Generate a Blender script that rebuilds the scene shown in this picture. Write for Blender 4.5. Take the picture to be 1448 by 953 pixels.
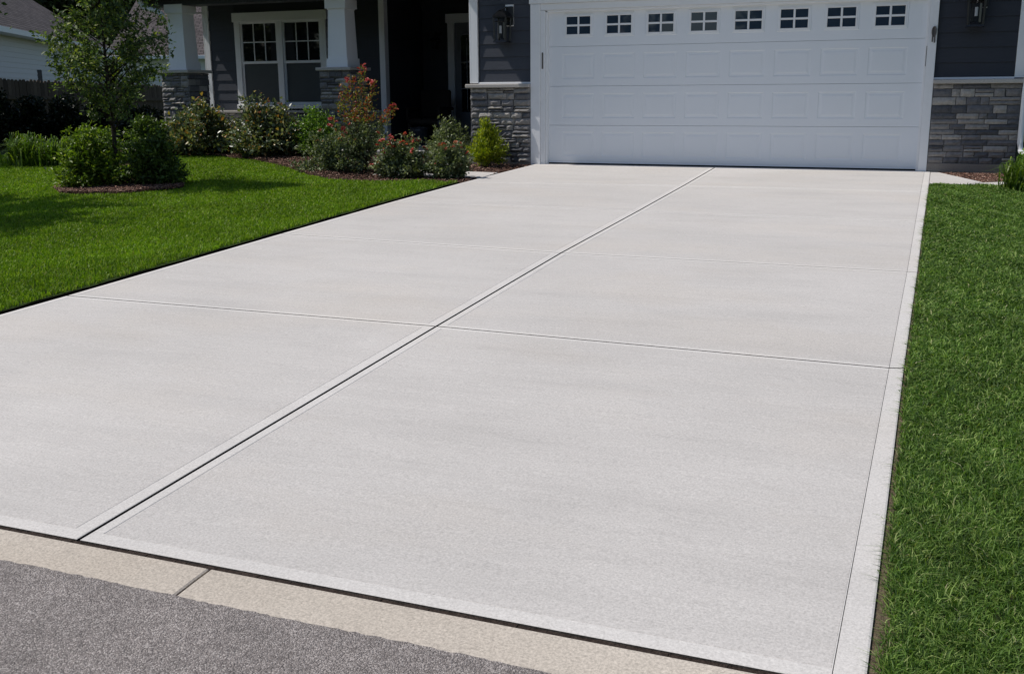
import bpy, math, random
import numpy as np
from mathutils import Vector, Matrix
R = math.radians
random.seed(7)
rng = np.random.default_rng(11)
for o in list(bpy.data.objects):
    bpy.data.objects.remove(o)
sc = bpy.context.scene
COL = sc.collection

# ------------------------------------------------------------------ camera
CAM = np.array([5.1105, -14.1401, 0.9915])
YAW, PITCH, ROLL, FOC = R(-21.8439), R(13.1186), R(-0.4187), 1484.27
IW, IH = 1448.0, 953.0
cy, sy, cp, sp = math.cos(YAW), math.sin(YAW), math.cos(PITCH), math.sin(PITCH)
_f = np.array([sy*cp, cy*cp, -sp]); _r = np.array([cy, -sy, 0.0]); _u = np.cross(_r, _f)
cr, sr = math.cos(ROLL), math.sin(ROLL)
RT, UP, FW = cr*_r + sr*_u, -sr*_r + cr*_u, _f
cam = bpy.data.cameras.new('camera'); camo = bpy.data.objects.new('camera', cam); COL.objects.link(camo)
cam.sensor_width = 36.0; cam.sensor_fit = 'HORIZONTAL'; cam.lens = FOC/IW*36.0
cam.clip_start = 0.05; cam.clip_end = 3000
m = Matrix(((RT[0], UP[0], -FW[0], CAM[0]), (RT[1], UP[1], -FW[1], CAM[1]), (RT[2], UP[2], -FW[2], CAM[2]), (0, 0, 0, 1)))
camo.matrix_world = m
sc.camera = camo

# ------------------------------------------------------------------ light
SUN_EL, SUN_AZ = R(54.0), R(11.6)        # light travels towards +X and slightly +Y
SUNSTR, SKYSTR, EXPO = 4.05, 0.092, 0.0
L = Vector((math.cos(SUN_EL)*math.cos(SUN_AZ), math.cos(SUN_EL)*math.sin(SUN_AZ), -math.sin(SUN_EL)))
w = bpy.data.worlds.new('World'); sc.world = w; w.use_nodes = True
nt = w.node_tree; nt.nodes.clear()
out = nt.nodes.new('ShaderNodeOutputWorld'); bg = nt.nodes.new('ShaderNodeBackground'); sky = nt.nodes.new('ShaderNodeTexSky')
sky.sky_type = 'NISHITA'; sky.sun_disc = False; sky.sun_elevation = SUN_EL
toSun = -L
sky.sun_rotation = math.atan2(toSun.x, toSun.y)
sky.air_density = 1.0; sky.dust_density = 0.6; sky.ozone_density = 1.0
bg.inputs[1].default_value = SKYSTR
nt.links.new(sky.outputs[0], bg.inputs[0]); nt.links.new(bg.outputs[0], out.inputs[0])
sl = bpy.data.lights.new('sun', 'SUN'); sl.energy = SUNSTR; sl.angle = R(0.53); sl.color = (1.0, 0.945, 0.875)
so = bpy.data.objects.new('sun', sl); COL.objects.link(so); so.rotation_euler = L.to_track_quat('-Z', 'Y').to_euler()
so.location = (-20, -10, 30)
sc.view_settings.view_transform = 'Standard'; sc.view_settings.look = 'None'
sc.view_settings.exposure = EXPO; sc.view_settings.gamma = 1.0; sc.view_settings.use_curve_mapping = False
sc.render.engine = 'CYCLES'

# ------------------------------------------------------------------ measuring helpers (photo pixel -> place in the world)
SLO = 0.042
def H(x, y):
    """height of the finished ground: level by the house, falling towards the street and the neighbour"""
    y = np.asarray(y, float); x = np.asarray(x, float)
    z = np.where(y < 0, np.maximum(y, -11.8)*SLO, 0.0)
    z = np.where(y < -11.8, -11.8*SLO + np.minimum(0.02*(-11.8-y), .06), z)
    far = np.clip((-8.6-x)/14.0, 0, 1)
    return z - 0.45*far*far*(3-2*far)
def ray(px, py): return RT*(px-IW/2)/FOC + UP*(-(py-IH/2))/FOC + FW
def G(px, py):
    d = ray(px, py); t = (SLO*CAM[1]-CAM[2])/(d[2]-SLO*d[1]); q = CAM+t*d
    if q[1] > 0: q = CAM - d*CAM[2]/d[2]
    return q
def onY(px, py, Y):
    d = ray(px, py); return CAM + d*(Y-CAM[1])/d[1]
def atD(px, py, D): return CAM + ray(px, py)*D

# ------------------------------------------------------------------ object helpers
def tag(o, label=None, cat=None, group=None, kind=None):
    if label: o['label'] = label
    if cat: o['category'] = cat
    if group: o['group'] = group
    if kind: o['kind'] = kind
    return o
def empty(name, loc, label=None, cat=None, group=None):
    o = bpy.data.objects.new(name, None); COL.objects.link(o); o.location = [float(v) for v in loc]; o.empty_display_size = .1
    return tag(o, label, cat, group)
def mesh_obj(name, me, parent=None, kind=None):
    o = bpy.data.objects.new(name, me); COL.objects.link(o)
    if parent is not None:
        o.parent = parent
        w_ = parent_world(parent); o.matrix_parent_inverse = w_.inverted()
    if kind: o['kind'] = kind
    return o
def parent_world(p):
    m_ = Matrix.Translation(p.location)
    q = p
    if q.parent is not None: return Matrix.Identity(4) if q.type == 'MESH' else m_
    return m_
class MB:
    """collects faces, builds ONE mesh"""
    def __init__(s): s.v = []; s.f = []; s.mi = []; s.k = 0
    def vert(s, p): s.v.append(tuple(float(c) for c in p)); return len(s.v)-1
    def face(s, ids, mi=None): s.f.append(ids); s.mi.append(s.k if mi is None else mi)
    def quad(s, a, b, c, d, mi=None): s.face([s.vert(a), s.vert(b), s.vert(c), s.vert(d)], mi)
    def poly(s, pts, mi=None): s.face([s.vert(p) for p in pts], mi)
    def box(s, x0, y0, z0, x1, y1, z1, b=0.0, mi=None):
        if b > 0:
            b = min(b, (x1-x0)*.45, (y1-y0)*.45, (z1-z0)*.45)
            idx = {}
            for i, X in enumerate((x0, x1)):
                for j, Y in enumerate((y0, y1)):
                    for k, Z in enumerate((z0, z1)):
                        sx, sy_, sz = (b if i == 0 else -b), (b if j == 0 else -b), (b if k == 0 else -b)
                        idx[i, j, k] = (s.vert((X, Y+sy_, Z+sz)), s.vert((X+sx, Y, Z+sz)), s.vert((X+sx, Y+sy_, Z)))
            I = idx
            F = [[I[0,0,0][0], I[0,0,1][0], I[0,1,1][0], I[0,1,0][0]], [I[1,0,0][0], I[1,1,0][0], I[1,1,1][0], I[1,0,1][0]],
                 [I[0,0,0][1], I[1,0,0][1], I[1,0,1][1], I[0,0,1][1]], [I[0,1,0][1], I[0,1,1][1], I[1,1,1][1], I[1,1,0][1]],
                 [I[0,0,0][2], I[0,1,0][2], I[1,1,0][2], I[1,0,0][2]], [I[0,0,1][2], I[1,0,1][2], I[1,1,1][2], I[0,1,1][2]]]
            for k in (0, 1):
                for j in (0, 1): F.append([I[0,j,k][1], I[1,j,k][1], I[1,j,k][2], I[0,j,k][2]])
                for i in (0, 1): F.append([I[i,0,k][0], I[i,1,k][0], I[i,1,k][2], I[i,0,k][2]])
            for i in (0, 1):
                for j in (0, 1): F.append([I[i,j,0][0], I[i,j,1][0], I[i,j,1][1], I[i,j,0][1]])
            for t in I.values(): F.append(list(t))
            for f in F: s.face(f, mi)
        else:
            P = [s.vert(p) for p in ((x0,y0,z0),(x1,y0,z0),(x1,y1,z0),(x0,y1,z0),(x0,y0,z1),(x1,y0,z1),(x1,y1,z1),(x0,y1,z1))]
            for f in ((0,3,2,1),(4,5,6,7),(0,1,5,4),(1,2,6,5),(2,3,7,6),(3,0,4,7)): s.face([P[i] for i in f], mi)
        return s
    def rings(s, rings, close=True, cap=(True, True), mi=None):
        ids = [[s.vert(p) for p in r] for r in rings]
        n = len(ids[0])
        for a, b in zip(ids[:-1], ids[1:]):
            for i in range(n if close else n-1): s.face([a[i], a[(i+1) % n], b[(i+1) % n], b[i]], mi)
        if cap[0]: s.face(ids[0][::-1], mi)
        if cap[1]: s.face(ids[-1], mi)
        return s
    def tube(s, pts, rad, n=8, mi=None, cap=(True, True)):
        pts = [Vector([float(c) for c in p]) for p in pts]
        rad = rad if hasattr(rad, '__len__') else [rad]*len(pts)
        rings = []
        for i, p in enumerate(pts):
            d = (pts[min(i+1, len(pts)-1)] - pts[max(i-1, 0)]).normalized()
            a = d.cross(Vector((0, 0, 1)) if abs(d.z) < .9 else Vector((1, 0, 0))).normalized(); b = d.cross(a)
            rings.append([p + (a*math.cos(2*math.pi*k/n)+b*math.sin(2*math.pi*k/n))*rad[i] for k in range(n)])
        return s.rings(rings, mi=mi, cap=cap)
    def frust(s, cx, cy_, z0, z1, a0, b0, a1, b1, mi=None):
        r = lambda a, b, z: [(cx-a, cy_-b, z), (cx+a, cy_-b, z), (cx+a, cy_+b, z), (cx-a, cy_+b, z)]
        return s.rings([r(a0, b0, z0), r(a1, b1, z1)], mi=mi)
    def build(s, name, mats, parent=None, kind=None, smooth=False):
        me = bpy.data.meshes.new(name); me.from_pydata(s.v, [], s.f)
        mats = mats if isinstance(mats, (list, tuple)) else [mats]
        for m_ in mats: me.materials.append(m_)
        if len(mats) > 1: me.polygons.foreach_set('material_index', s.mi)
        if smooth: me.polygons.foreach_set('use_smooth', [True]*len(s.f))
        import bmesh
        bm = bmesh.new(); bm.from_mesh(me); bmesh.ops.recalc_face_normals(bm, faces=bm.faces); bm.to_mesh(me); bm.free()
        me.update()
        return mesh_obj(name, me, parent, kind)
def np_mesh(name, V, F, mats, mi=None, smooth=False):
    """V (n,3), F (m,k) constant polygon size"""
    me = bpy.data.meshes.new(name); k = F.shape[1]
    me.vertices.add(len(V)); me.vertices.foreach_set('co', np.ascontiguousarray(V, dtype=np.float32).ravel())
    me.loops.add(F.size); me.loops.foreach_set('vertex_index', np.ascontiguousarray(F, dtype=np.int32).ravel())
    me.polygons.add(len(F)); me.polygons.foreach_set('loop_start', np.arange(0, F.size, k, dtype=np.int32))
    me.polygons.foreach_set('loop_total', np.full(len(F), k, dtype=np.int32))
    for m_ in (mats if isinstance(mats, (list, tuple)) else [mats]): me.materials.append(m_)
    if mi is not None: me.polygons.foreach_set('material_index', np.asarray(mi, dtype=np.int32))
    if smooth: me.polygons.foreach_set('use_smooth', np.ones(len(F), dtype=bool))
    me.update(calc_edges=True); me.validate()
    return me

# ------------------------------------------------------------------ materials
def newmat(name):
    m_ = bpy.data.materials.new(name); m_.use_nodes = True; n = m_.node_tree; n.nodes.clear()
    o = n.nodes.new('ShaderNodeOutputMaterial'); p = n.nodes.new('ShaderNodeBsdfPrincipled'); n.links.new(p.outputs[0], o.inputs[0])
    return m_, n, p, o
def nd(n, t, **kw):
    x = n.nodes.new(t)
    for k, v in kw.items(): setattr(x, k, v)
    return x
def noise(n, co, scale, detail=4, rough=.55, stretch=None):
    if stretch:
        mp = nd(n, 'ShaderNodeMapping'); mp.inputs['Scale'].default_value = stretch; n.links.new(co, mp.inputs[0]); co = mp.outputs[0]
    x = nd(n, 'ShaderNodeTexNoise'); x.inputs['Scale'].default_value = scale; x.inputs['Detail'].default_value = detail; x.inputs['Roughness'].default_value = rough
    n.links.new(co, x.inputs['Vector']); return x.outputs['Fac']
def ramp(n, fac, stops, interp='LINEAR'):
    x = nd(n, 'ShaderNodeValToRGB'); x.color_ramp.interpolation = interp; e = x.color_ramp.elements
    while len(e) < len(stops): e.new(.5)
    for i, (p_, c) in enumerate(stops):
        e[i].position = p_; e[i].color = (c[0], c[1], c[2], 1) if hasattr(c, '__len__') else (c, c, c, 1)
    n.links.new(fac, x.inputs[0]); return x.outputs[0]
def mix(n, a, b, fac, mode='MIX'):
    x = nd(n, 'ShaderNodeMix', data_type='RGBA', blend_type=mode)
    for s_, v in ((x.inputs[0], fac), (x.inputs[6], a), (x.inputs[7], b)):
        if isinstance(v, (int, float)): s_.default_value = v
        elif isinstance(v, (tuple, list)): s_.default_value = (v[0], v[1], v[2], 1)
        else: n.links.new(v, s_)
    return x.outputs[2]
def bump(n, p, h, strength=.3, dist=.01, prev=None):
    b = nd(n, 'ShaderNodeBump'); b.inputs['Strength'].default_value = strength; b.inputs['Distance'].default_value = dist
    n.links.new(h, b.inputs['Height'])
    if prev: n.links.new(prev, b.inputs['Normal'])
    n.links.new(b.outputs[0], p.inputs['Normal']); return b.outputs[0]
def objco(n): return nd(n, 'ShaderNodeTexCoord').outputs['Object']
def geo(n): return nd(n, 'ShaderNodeNewGeometry')
def paint(name, c, rough=.5, var=.06, dirt=0.0, spec=.4, bstr=.05, bscale=60):
    m_, n, p, o = newmat(name); g = geo(n).outputs['Position']
    f = noise(n, g, 1.7, 6, .6)
    col = mix(n, tuple(v*(1-var) for v in c), tuple(min(v*(1+var), 1) for v in c), f)
    if dirt:
        d = ramp(n, noise(n, g, 9, 8, .7), [(.5, 0), (.75, dirt)])
        col = mix(n, col, (.16, .13, .10), d)
    n.links.new(col, p.inputs['Base Color']); p.inputs['Roughness'].default_value = rough; p.inputs['Specular IOR Level'].default_value = spec
    bump(n, p, noise(n, g, bscale, 3), bstr, .004)
    return m_

def mat_concrete(name, lo, hi, brushed=True, speck=.5, smooth=False):
    m_, n, p, o = newmat(name); g = geo(n).outputs['Position']
    big = noise(n, g, .55, 5, .6); med = noise(n, g, 2.6, 5, .55, (.35, 1.6, 1)); fine = noise(n, g, 125, 4, .75)
    c = mix(n, lo, hi, ramp(n, big, [(.3, 0), (.7, 1)]))
    c = mix(n, c, ramp(n, med, [(.25, .86), (.5, 1.0), (.8, 1.07)]), .5, 'MULTIPLY')
    st = ramp(n, noise(n, g, 34, 7, .75, (.10, 1.0, 1)), [(.3, .90), (.5, 1.0), (.7, 1.07)])
    c = mix(n, c, st, .55 if brushed else .15, 'MULTIPLY')
    # faint warm cloudy stains
    c = mix(n, c, (hi[0]*.96, hi[1]*.90, hi[2]*.82), ramp(n, noise(n, g, 1.1, 4, .5, (.7, 1.3, 1)), [(.5, 0), (.75, .30)]))
    c = mix(n, c, ramp(n, fine, [(.30, .50), (.5, 1.0), (.70, 1.42)]), speck, 'MULTIPLY')
    c = mix(n, c, ramp(n, noise(n, g, 62, 5, .8), [(.3, .86), (.5, 1.0), (.7, 1.10)]), .5 if not smooth else .35, 'MULTIPLY')
    pit = ramp(n, noise(n, g, 420, 2, .5), [(.68, 1), (.74, .62)])
    c = mix(n, c, pit, .6 if not smooth else .3, 'MULTIPLY')
    n.links.new(c, p.inputs['Base Color']); p.inputs['Roughness'].default_value = .85; p.inputs['Specular IOR Level'].default_value = .3
    if brushed:
        b = bump(n, p, noise(n, g, 190, 3, .6, (.16, 1.0, 1)), .5, .0022)
        bump(n, p, fine, .35, .002, b)
    else:
        bump(n, p, fine, .25, .0015)
    return m_
def mat_asphalt():
    m_, n, p, o = newmat('asphalt'); g = geo(n).outputs['Position']
    v = nd(n, 'ShaderNodeTexVoronoi'); v.inputs['Scale'].default_value = 215; n.links.new(g, v.inputs['Vector'])
    vc = nd(n, 'ShaderNodeSeparateColor'); n.links.new(v.outputs['Color'], vc.inputs[0])
    c = ramp(n, vc.outputs[0], [(0, (.20, .175, .165)), (.35, (.275, .243, .230)), (.7, (.355, .318, .300)), (.95, (.52, .475, .45))])
    gap = ramp(n, v.outputs['Distance'], [(.35, 1), (.62, .5)])
    c = mix(n, c, gap, .8, 'MULTIPLY')
    c = mix(n, c, ramp(n, noise(n, g, 14, 5, .65), [(.3, .78), (.5, 1.0), (.7, 1.18)]), .7, 'MULTIPLY')
    c = mix(n, c, ramp(n, noise(n, g, 2.2, 5, .6), [(.3, .80), (.7, 1.15)]), .7, 'MULTIPLY')
    c = mix(n, c, ramp(n, noise(n, g, 60, 3, .6), [(.3, .75), (.7, 1.2)]), .6, 'MULTIPLY')
    n.links.new(c, p.inputs['Base Color']); p.inputs['Roughness'].default_value = .8; p.inputs['Specular IOR Level'].default_value = .35
    inv = nd(n, 'ShaderNodeMath', operation='SUBTRACT'); inv.inputs[0].default_value = 1; n.links.new(v.outputs['Distance'], inv.inputs[1])
    b = bump(n, p, inv.outputs[0], .9, .005); bump(n, p, noise(n, g, 45, 3, .6), .5, .008, b)
    return m_
def mat_leaf(name, stops, trans=.35, rough=.45, spec=.4):
    """stops: colours spread over the leaves one by one"""
    m_, n, p, o = newmat(name); gg = geo(n)
    c = ramp(n, gg.outputs['Random Per Island'], stops)
    c = mix(n, c, ramp(n, noise(n, gg.outputs['Position'], 5, 2, .5), [(.3, .75), (.7, 1.25)]), .7, 'MULTIPLY')
    n.links.new(c, p.inputs['Base Color']); p.inputs['Roughness'].default_value = rough; p.inputs['Specular IOR Level'].default_value = spec
    t = nd(n, 'ShaderNodeBsdfTranslucent'); tc = mix(n, c, (1.15, 1.25, .5), 1.0, 'MULTIPLY'); n.links.new(tc, t.inputs[0])
    mx = nd(n, 'ShaderNodeMixShader'); mx.inputs[0].default_value = trans
    n.links.new(p.outputs[0], mx.inputs[1]); n.links.new(t.outputs[0], mx.inputs[2]); n.links.new(mx.outputs[0], o.inputs[0])
    return m_
def mat_grass(name, stops, patch=(.75, 1.25), pscale=1.2):
    m_, n, p, o = newmat(name); gg = geo(n)
    c = ramp(n, gg.outputs['Random Per Island'], stops)
    c = mix(n, c, ramp(n, noise(n, gg.outputs['Position'], pscale, 5, .6), [(.3, patch[0]), (.7, patch[1])]), .9, 'MULTIPLY')
    c = mix(n, c, ramp(n, noise(n, gg.outputs['Position'], 9, 3, .6), [(.3, .72), (.7, 1.2)]), .6, 'MULTIPLY')
    n.links.new(c, p.inputs['Base Color']); p.inputs['Roughness'].default_value = .55; p.inputs['Specular IOR Level'].default_value = .3
    t = nd(n, 'ShaderNodeBsdfTranslucent'); n.links.new(mix(n, c, (1.1, 1.2, .5), 1.0, 'MULTIPLY'), t.inputs[0])
    mx = nd(n, 'ShaderNodeMixShader'); mx.inputs[0].default_value = .35
    n.links.new(p.outputs[0], mx.inputs[1]); n.links.new(t.outputs[0], mx.inputs[2]); n.links.new(mx.outputs[0], o.inputs[0])
    return m_
def mat_soil(name, a, b, scale=30):
    m_, n, p, o = newmat(name); g = geo(n).outputs['Position']
    c = mix(n, a, b, ramp(n, noise(n, g, scale, 6, .7), [(.3, 0), (.7, 1)]))
    n.links.new(c, p.inputs['Base Color']); p.inputs['Roughness'].default_value = .95; p.inputs['Specular IOR Level'].default_value = .1
    bump(n, p, noise(n, g, scale*1.3, 5, .7), .8, .03); return m_
def mat_island(name, stops, rough=.85, bscale=40, bstr=.6, bdist=.01, spec=.25):
    m_, n, p, o = newmat(name); gg = geo(n)
    c = ramp(n, gg.outputs['Random Per Island'], stops)
    f = noise(n, gg.outputs['Position'], 22, 6, .7)
    c = mix(n, c, ramp(n, f, [(.28, .62), (.5, 1.0), (.75, 1.35)]), .75, 'MULTIPLY')
    n.links.new(c, p.inputs['Base Color']); p.inputs['Roughness'].default_value = rough; p.inputs['Specular IOR Level'].default_value = spec
    bump(n, p, noise(n, gg.outputs['Position'], bscale, 6, .65), bstr, bdist); return m_
def mat_glass(name, c=(.010, .013, .018), ior=1.7, rough=.02):
    m_, n, p, o = newmat(name); p.inputs['Base Color'].default_value = (*c, 1); p.inputs['Roughness'].default_value = rough; p.inputs['IOR'].default_value = ior
    g = geo(n).outputs['Position']; bump(n, p, noise(n, g, 1.1, 2), .08, .02); return m_
def mat_siding(name, c, var=.07):
    m_, n, p, o = newmat(name); g = geo(n).outputs['Position']
    c2 = mix(n, tuple(v*(1-var) for v in c), tuple(v*(1+var) for v in c), noise(n, g, 6, 6, .65, (.2, 1, 2.2)))
    n.links.new(c2, p.inputs['Base Color']); p.inputs['Roughness'].default_value = .6; p.inputs['Specular IOR Level'].default_value = .35
    bump(n, p, noise(n, g, 30, 5, .7, (.08, 1, 1.5)), .35, .004); return m_
def mat_shingle(name, c):
    m_, n, p, o = newmat(name); g = geo(n)
    b = nd(n, 'ShaderNodeTexBrick'); b.inputs['Scale'].default_value = 1.0; b.offset = .5
    for k, v in (('Color1', tuple(x*.75 for x in c)), ('Color2', tuple(x*1.35 for x in c)), ('Mortar', tuple(x*.22 for x in c))): b.inputs[k].default_value = (*v, 1)
    b.inputs['Mortar Size'].default_value = .022; b.inputs['Brick Width'].default_value = .33; b.inputs['Row Height'].default_value = .16
    n.links.new(nd(n, 'ShaderNodeTexCoord').outputs['UV'], b.inputs['Vector'])
    c2 = mix(n, b.outputs[0], ramp(n, noise(n, g.outputs['Position'], 3, 6, .7), [(.3, .7), (.7, 1.3)]), .7, 'MULTIPLY')
    n.links.new(c2, p.inputs['Base Color']); p.inputs['Roughness'].default_value = .9; p.inputs['Specular IOR Level'].default_value = .2
    bump(n, p, noise(n, g.outputs['Position'], 60, 3, .7), .5, .006); return m_
M = dict(
    conc=mat_concrete('broomed_concrete', (.472, .452, .432), (.538, .515, .493), True, .50),
    band=mat_concrete('troweled_concrete', (.532, .512, .490), (.604, .582, .558), False, .45, True),
    gutter=mat_concrete('gutter_concrete', (.42, .372, .315), (.53, .478, .415), False, .75),
    footing=mat_concrete('footing_concrete', (.17, .155, .14), (.27, .25, .23), False, .4),
    asphalt=mat_asphalt(),
    grime=mat_soil('grimy_joint_side', (.075, .066, .058), (.14, .125, .11), 60),
    joint=mat_soil('joint_filler', (.030, .021, .018), (.085, .064, .054), 60),
    white=paint('white_trim_paint', (.82, .835, .855), .45, .03, .05),
    door=paint('white_door_paint', (.79, .825, .865), .42, .03, .0, .45, .04, 140),
    column=paint('white_column_paint', (.84, .85, .865), .45, .03, .04),
    dark=paint('dark_fascia_paint', (.030, .032, .038), .5),
    black=paint('black_metal', (.012, .012, .013), .35, .1, 0, .5),
    bronze=paint('dark_hardware', (.11, .10, .095), .4, .2),
    rubber=paint('black_rubber', (.010, .010, .011), .7),
    siding=mat_siding('lit_blue_grey_siding', (.050, .056, .072)),
    siding_shaded=mat_siding('shaded_blue_grey_siding', (.033, .037, .049)),  # darker copy of the same siding, shade put into its colour
    nwhite=mat_siding('pale_neighbour_siding', (.62, .635, .65), .04),
    ledge=mat_concrete('cut_stone_ledge', (.36, .34, .32), (.52, .50, .47), False, .6),
    stone=mat_island('stone_veneer_stone', [(0, (.085, .088, .098)), (.3, (.15, .15, .16)), (.55, (.22, .212, .21)), (.8, (.30, .285, .27)), (1, (.39, .37, .345))]),
    mortar=mat_soil('stone_backing', (.06, .058, .056), (.12, .115, .11), 50),
    glass=mat_glass('sky_tinted_window_glass', (.026, .043, .068), 1.5), glassd=mat_glass('dark_window_glass', (.008, .010, .012), 1.45),  # garage panes: blue base colour stands in for reflected sky
    screen=paint('insect_screen', (.062, .072, .076), .7, .12),
    lampglass=mat_glass('seeded_lamp_glass', (.022, .025, .030), 1.45, .1),
    bulb=paint('frosted_bulb', (.42, .43, .44), .3),
    shingle=mat_shingle('brown_shingles', (.088, .076, .078)), shingled=mat_shingle('dark_shingles', (.06, .058, .06)),
    fence=mat_island('weathered_fence_wood', [(0, (.055, .040, .030)), (.5, (.085, .062, .047)), (1, (.13, .098, .075))]),
    mulch=mat_soil('mulch_bed_soil', (.030, .018, .013), (.085, .050, .036), 45),
    chips=mat_island('bark_mulch_chip', [(0, (.060, .030, .022)), (.4, (.14, .072, .052)), (.75, (.24, .135, .10)), (1, (.38, .27, .21))]),
    soil=mat_soil('lawn_soil', (.022, .036, .008), (.045, .075, .016), 26),
    soilr=mat_soil('lawn_thatch', (.020, .030, .009), (.055, .068, .024), 40),
    edge=mat_soil('shaded_cut_soil', (.012, .010, .006), (.030, .024, .014), 50),  # soil colour darkened to carry the shade below the lawn rim
    dirt=mat_soil('edge_dirt', (.10, .075, .05), (.24, .19, .13), 50),
    bark=mat_soil('tree_bark', (.035, .028, .023), (.085, .070, .060), 55),
    stem=mat_soil('twig_bark', (.05, .035, .022), (.10, .075, .045), 80),
    pot=paint('dark_glazed_pot', (.03, .035, .045), .3), wicker=mat_island('dark_wicker', [(0, (.02, .016, .014)), (1, (.045, .036, .03))]),
    grassL=mat_grass('bright_lawn_blade', [(0, (.088, .180, .008)), (.45, (.165, .290, .013)), (.8, (.260, .400, .022)), (.97, (.27, .34, .05)), (1, (.40, .38, .14))]),
    grassR=mat_grass('deep_lawn_blade', [(0, (.032, .075, .012)), (.4, (.085, .175, .028)), (.72, (.185, .310, .055)), (.92, (.29, .41, .11)), (.985, (.42, .48, .18)), (1, (.60, .56, .34))], (.78, 1.2), 2.2),
)
LEAF = dict(
    tree=mat_leaf('young_tree_leaf', [(0, (.040, .072, .024)), (.5, (.092, .145, .048)), (.88, (.175, .235, .075)), (1, (.34, .38, .05))], .32, .5, .3),
    bright=mat_leaf('bright_shrub_leaf', [(0, (.06, .11, .015)), (.5, (.12, .20, .022)), (.9, (.22, .31, .035)), (1, (.34, .38, .07))]),
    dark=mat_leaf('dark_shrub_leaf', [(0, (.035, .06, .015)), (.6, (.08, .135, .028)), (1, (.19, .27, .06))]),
    rose=mat_leaf('rose_shrub_leaf', [(0, (.045, .07, .034)), (.45, (.115, .155, .078)), (.8, (.26, .29, .17)), (.9, (.36, .29, .08)), (1, (.46, .20, .06))], .25, .36, .6),
    green=mat_leaf('round_shrub_leaf', [(0, (.07, .14, .02)), (.5, (.13, .25, .035)), (1, (.26, .40, .07))]),
    sage=mat_leaf('sage_leaf', [(0, (.06, .09, .045)), (.5, (.14, .18, .085)), (1, (.31, .35, .18))], .25),
    gold=mat_leaf('golden_arborvitae_leaf', [(0, (.09, .15, .008)), (.5, (.24, .31, .014)), (1, (.50, .52, .03))]),
    nandina=mat_leaf('tall_shrub_leaf', [(0, (.09, .12, .02)), (.4, (.20, .22, .04)), (.62, (.24, .19, .035)), (.8, (.32, .10, .035)), (1, (.36, .04, .03))]),
    lily=mat_leaf('strappy_leaf', [(0, (.05, .10, .012)), (.6, (.10, .18, .018)), (1, (.19, .27, .03))]),
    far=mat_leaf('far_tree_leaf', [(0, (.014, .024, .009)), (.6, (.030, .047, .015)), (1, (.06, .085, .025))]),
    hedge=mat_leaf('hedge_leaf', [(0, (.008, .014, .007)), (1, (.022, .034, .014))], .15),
    red=mat_leaf('red_petal', [(0, (.30, .02, .03)), (.5, (.52, .06, .07)), (1, (.62, .16, .12))], .3),
    orange=mat_leaf('coral_petal', [(0, (.42, .10, .04)), (1, (.62, .26, .14))], .3),
)

# ------------------------------------------------------------------ setting: ground, street, gutter
def sheet(name, x0, x1, y0, y1, nx, ny, dz, mat, kind='structure', hfun=H):
    xs = np.linspace(x0, x1, nx+1) if not hasattr(nx, '__len__') else np.array(nx); ys = np.linspace(y0, y1, ny+1) if not hasattr(ny, '__len__') else np.array(ny)
    X, Y = np.meshgrid(xs, ys); Z = hfun(X, Y)+dz
    V = np.stack([X.ravel(), Y.ravel(), Z.ravel()], 1); a = len(xs); i, j = np.meshgrid(np.arange(a-1), np.arange(len(ys)-1))
    q = (j*a+i).ravel(); F = np.stack([q, q+1, q+a+1, q+a], 1)
    return mesh_obj(name, np_mesh(name, V, F, mat), None, kind)
gx = np.concatenate([[-1500, -400, -120, -60, -40, -30], np.arange(-26, 26.1, .5), [30, 40, 60, 120, 400, 1500]])
gy = np.concatenate([[-1500, -400, -120, -60, -30, -20, -16, -12.6, -12.2, -12.0, -11.8], np.arange(-11.5, 12.1, .5), [15, 20, 30, 60, 120, 400, 1500]])
sheet('ground', 0, 0, 0, 0, gx, gy, -.075, M['soil'])

GX = 0.0
Y_J = -11.590                     # front edge of the driveway slab
Y_G0, Y_G1 = -11.615, -11.785     # gutter
# street (asphalt meets the gutter in a slightly ragged edge)
V = []; F = []
xs = np.arange(-12, 16.01, .02); n_ = len(xs)
edge = -11.785 + .0025*np.sin(xs*5.3)+.0015*np.sin(xs*23+1) + rng.normal(0, .0022, n_)
rows = [edge, np.full(n_, -11.83), np.full(n_, -12.1), np.full(n_, -13.0), np.full(n_, -19.5)]
zz = [-.5005, -.4975, -.492, -.475, -.44]
P = np.concatenate([np.stack([xs, r_, np.full(n_, z_)], 1) for r_, z_ in zip(rows, zz)])
q = np.concatenate([np.arange(n_-1)+k*n_ for k in range(4)]); F = np.stack([q, q+1, q+n_+1, q+n_], 1)
mesh_obj('road', np_mesh('road', P, F, M['asphalt']), None, 'structure')
def gutter(x0, x1, name='gutter'):
    b = MB(); prof = [(-11.612, -.60), (-11.610, -.494), (-11.616, -.4895), (-11.70, -.4945), (-11.80, -.5025), (-11.80, -.60)]
    b.rings([[(x, y, z) for y, z in prof] for x in (x0+.004, x0+.010, x1-.010, x1-.004)])
    for i in range(len(prof)):   # soften the ends of the segment
        for k in (0, 3):
            v = b.v[k*len(prof)+i]; b.v[k*len(prof)+i] = (v[0], v[1], v[2]-(.004 if v[2] > -.55 else 0))
    return b.build(name, M['gutter'], None, 'structure')
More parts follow.
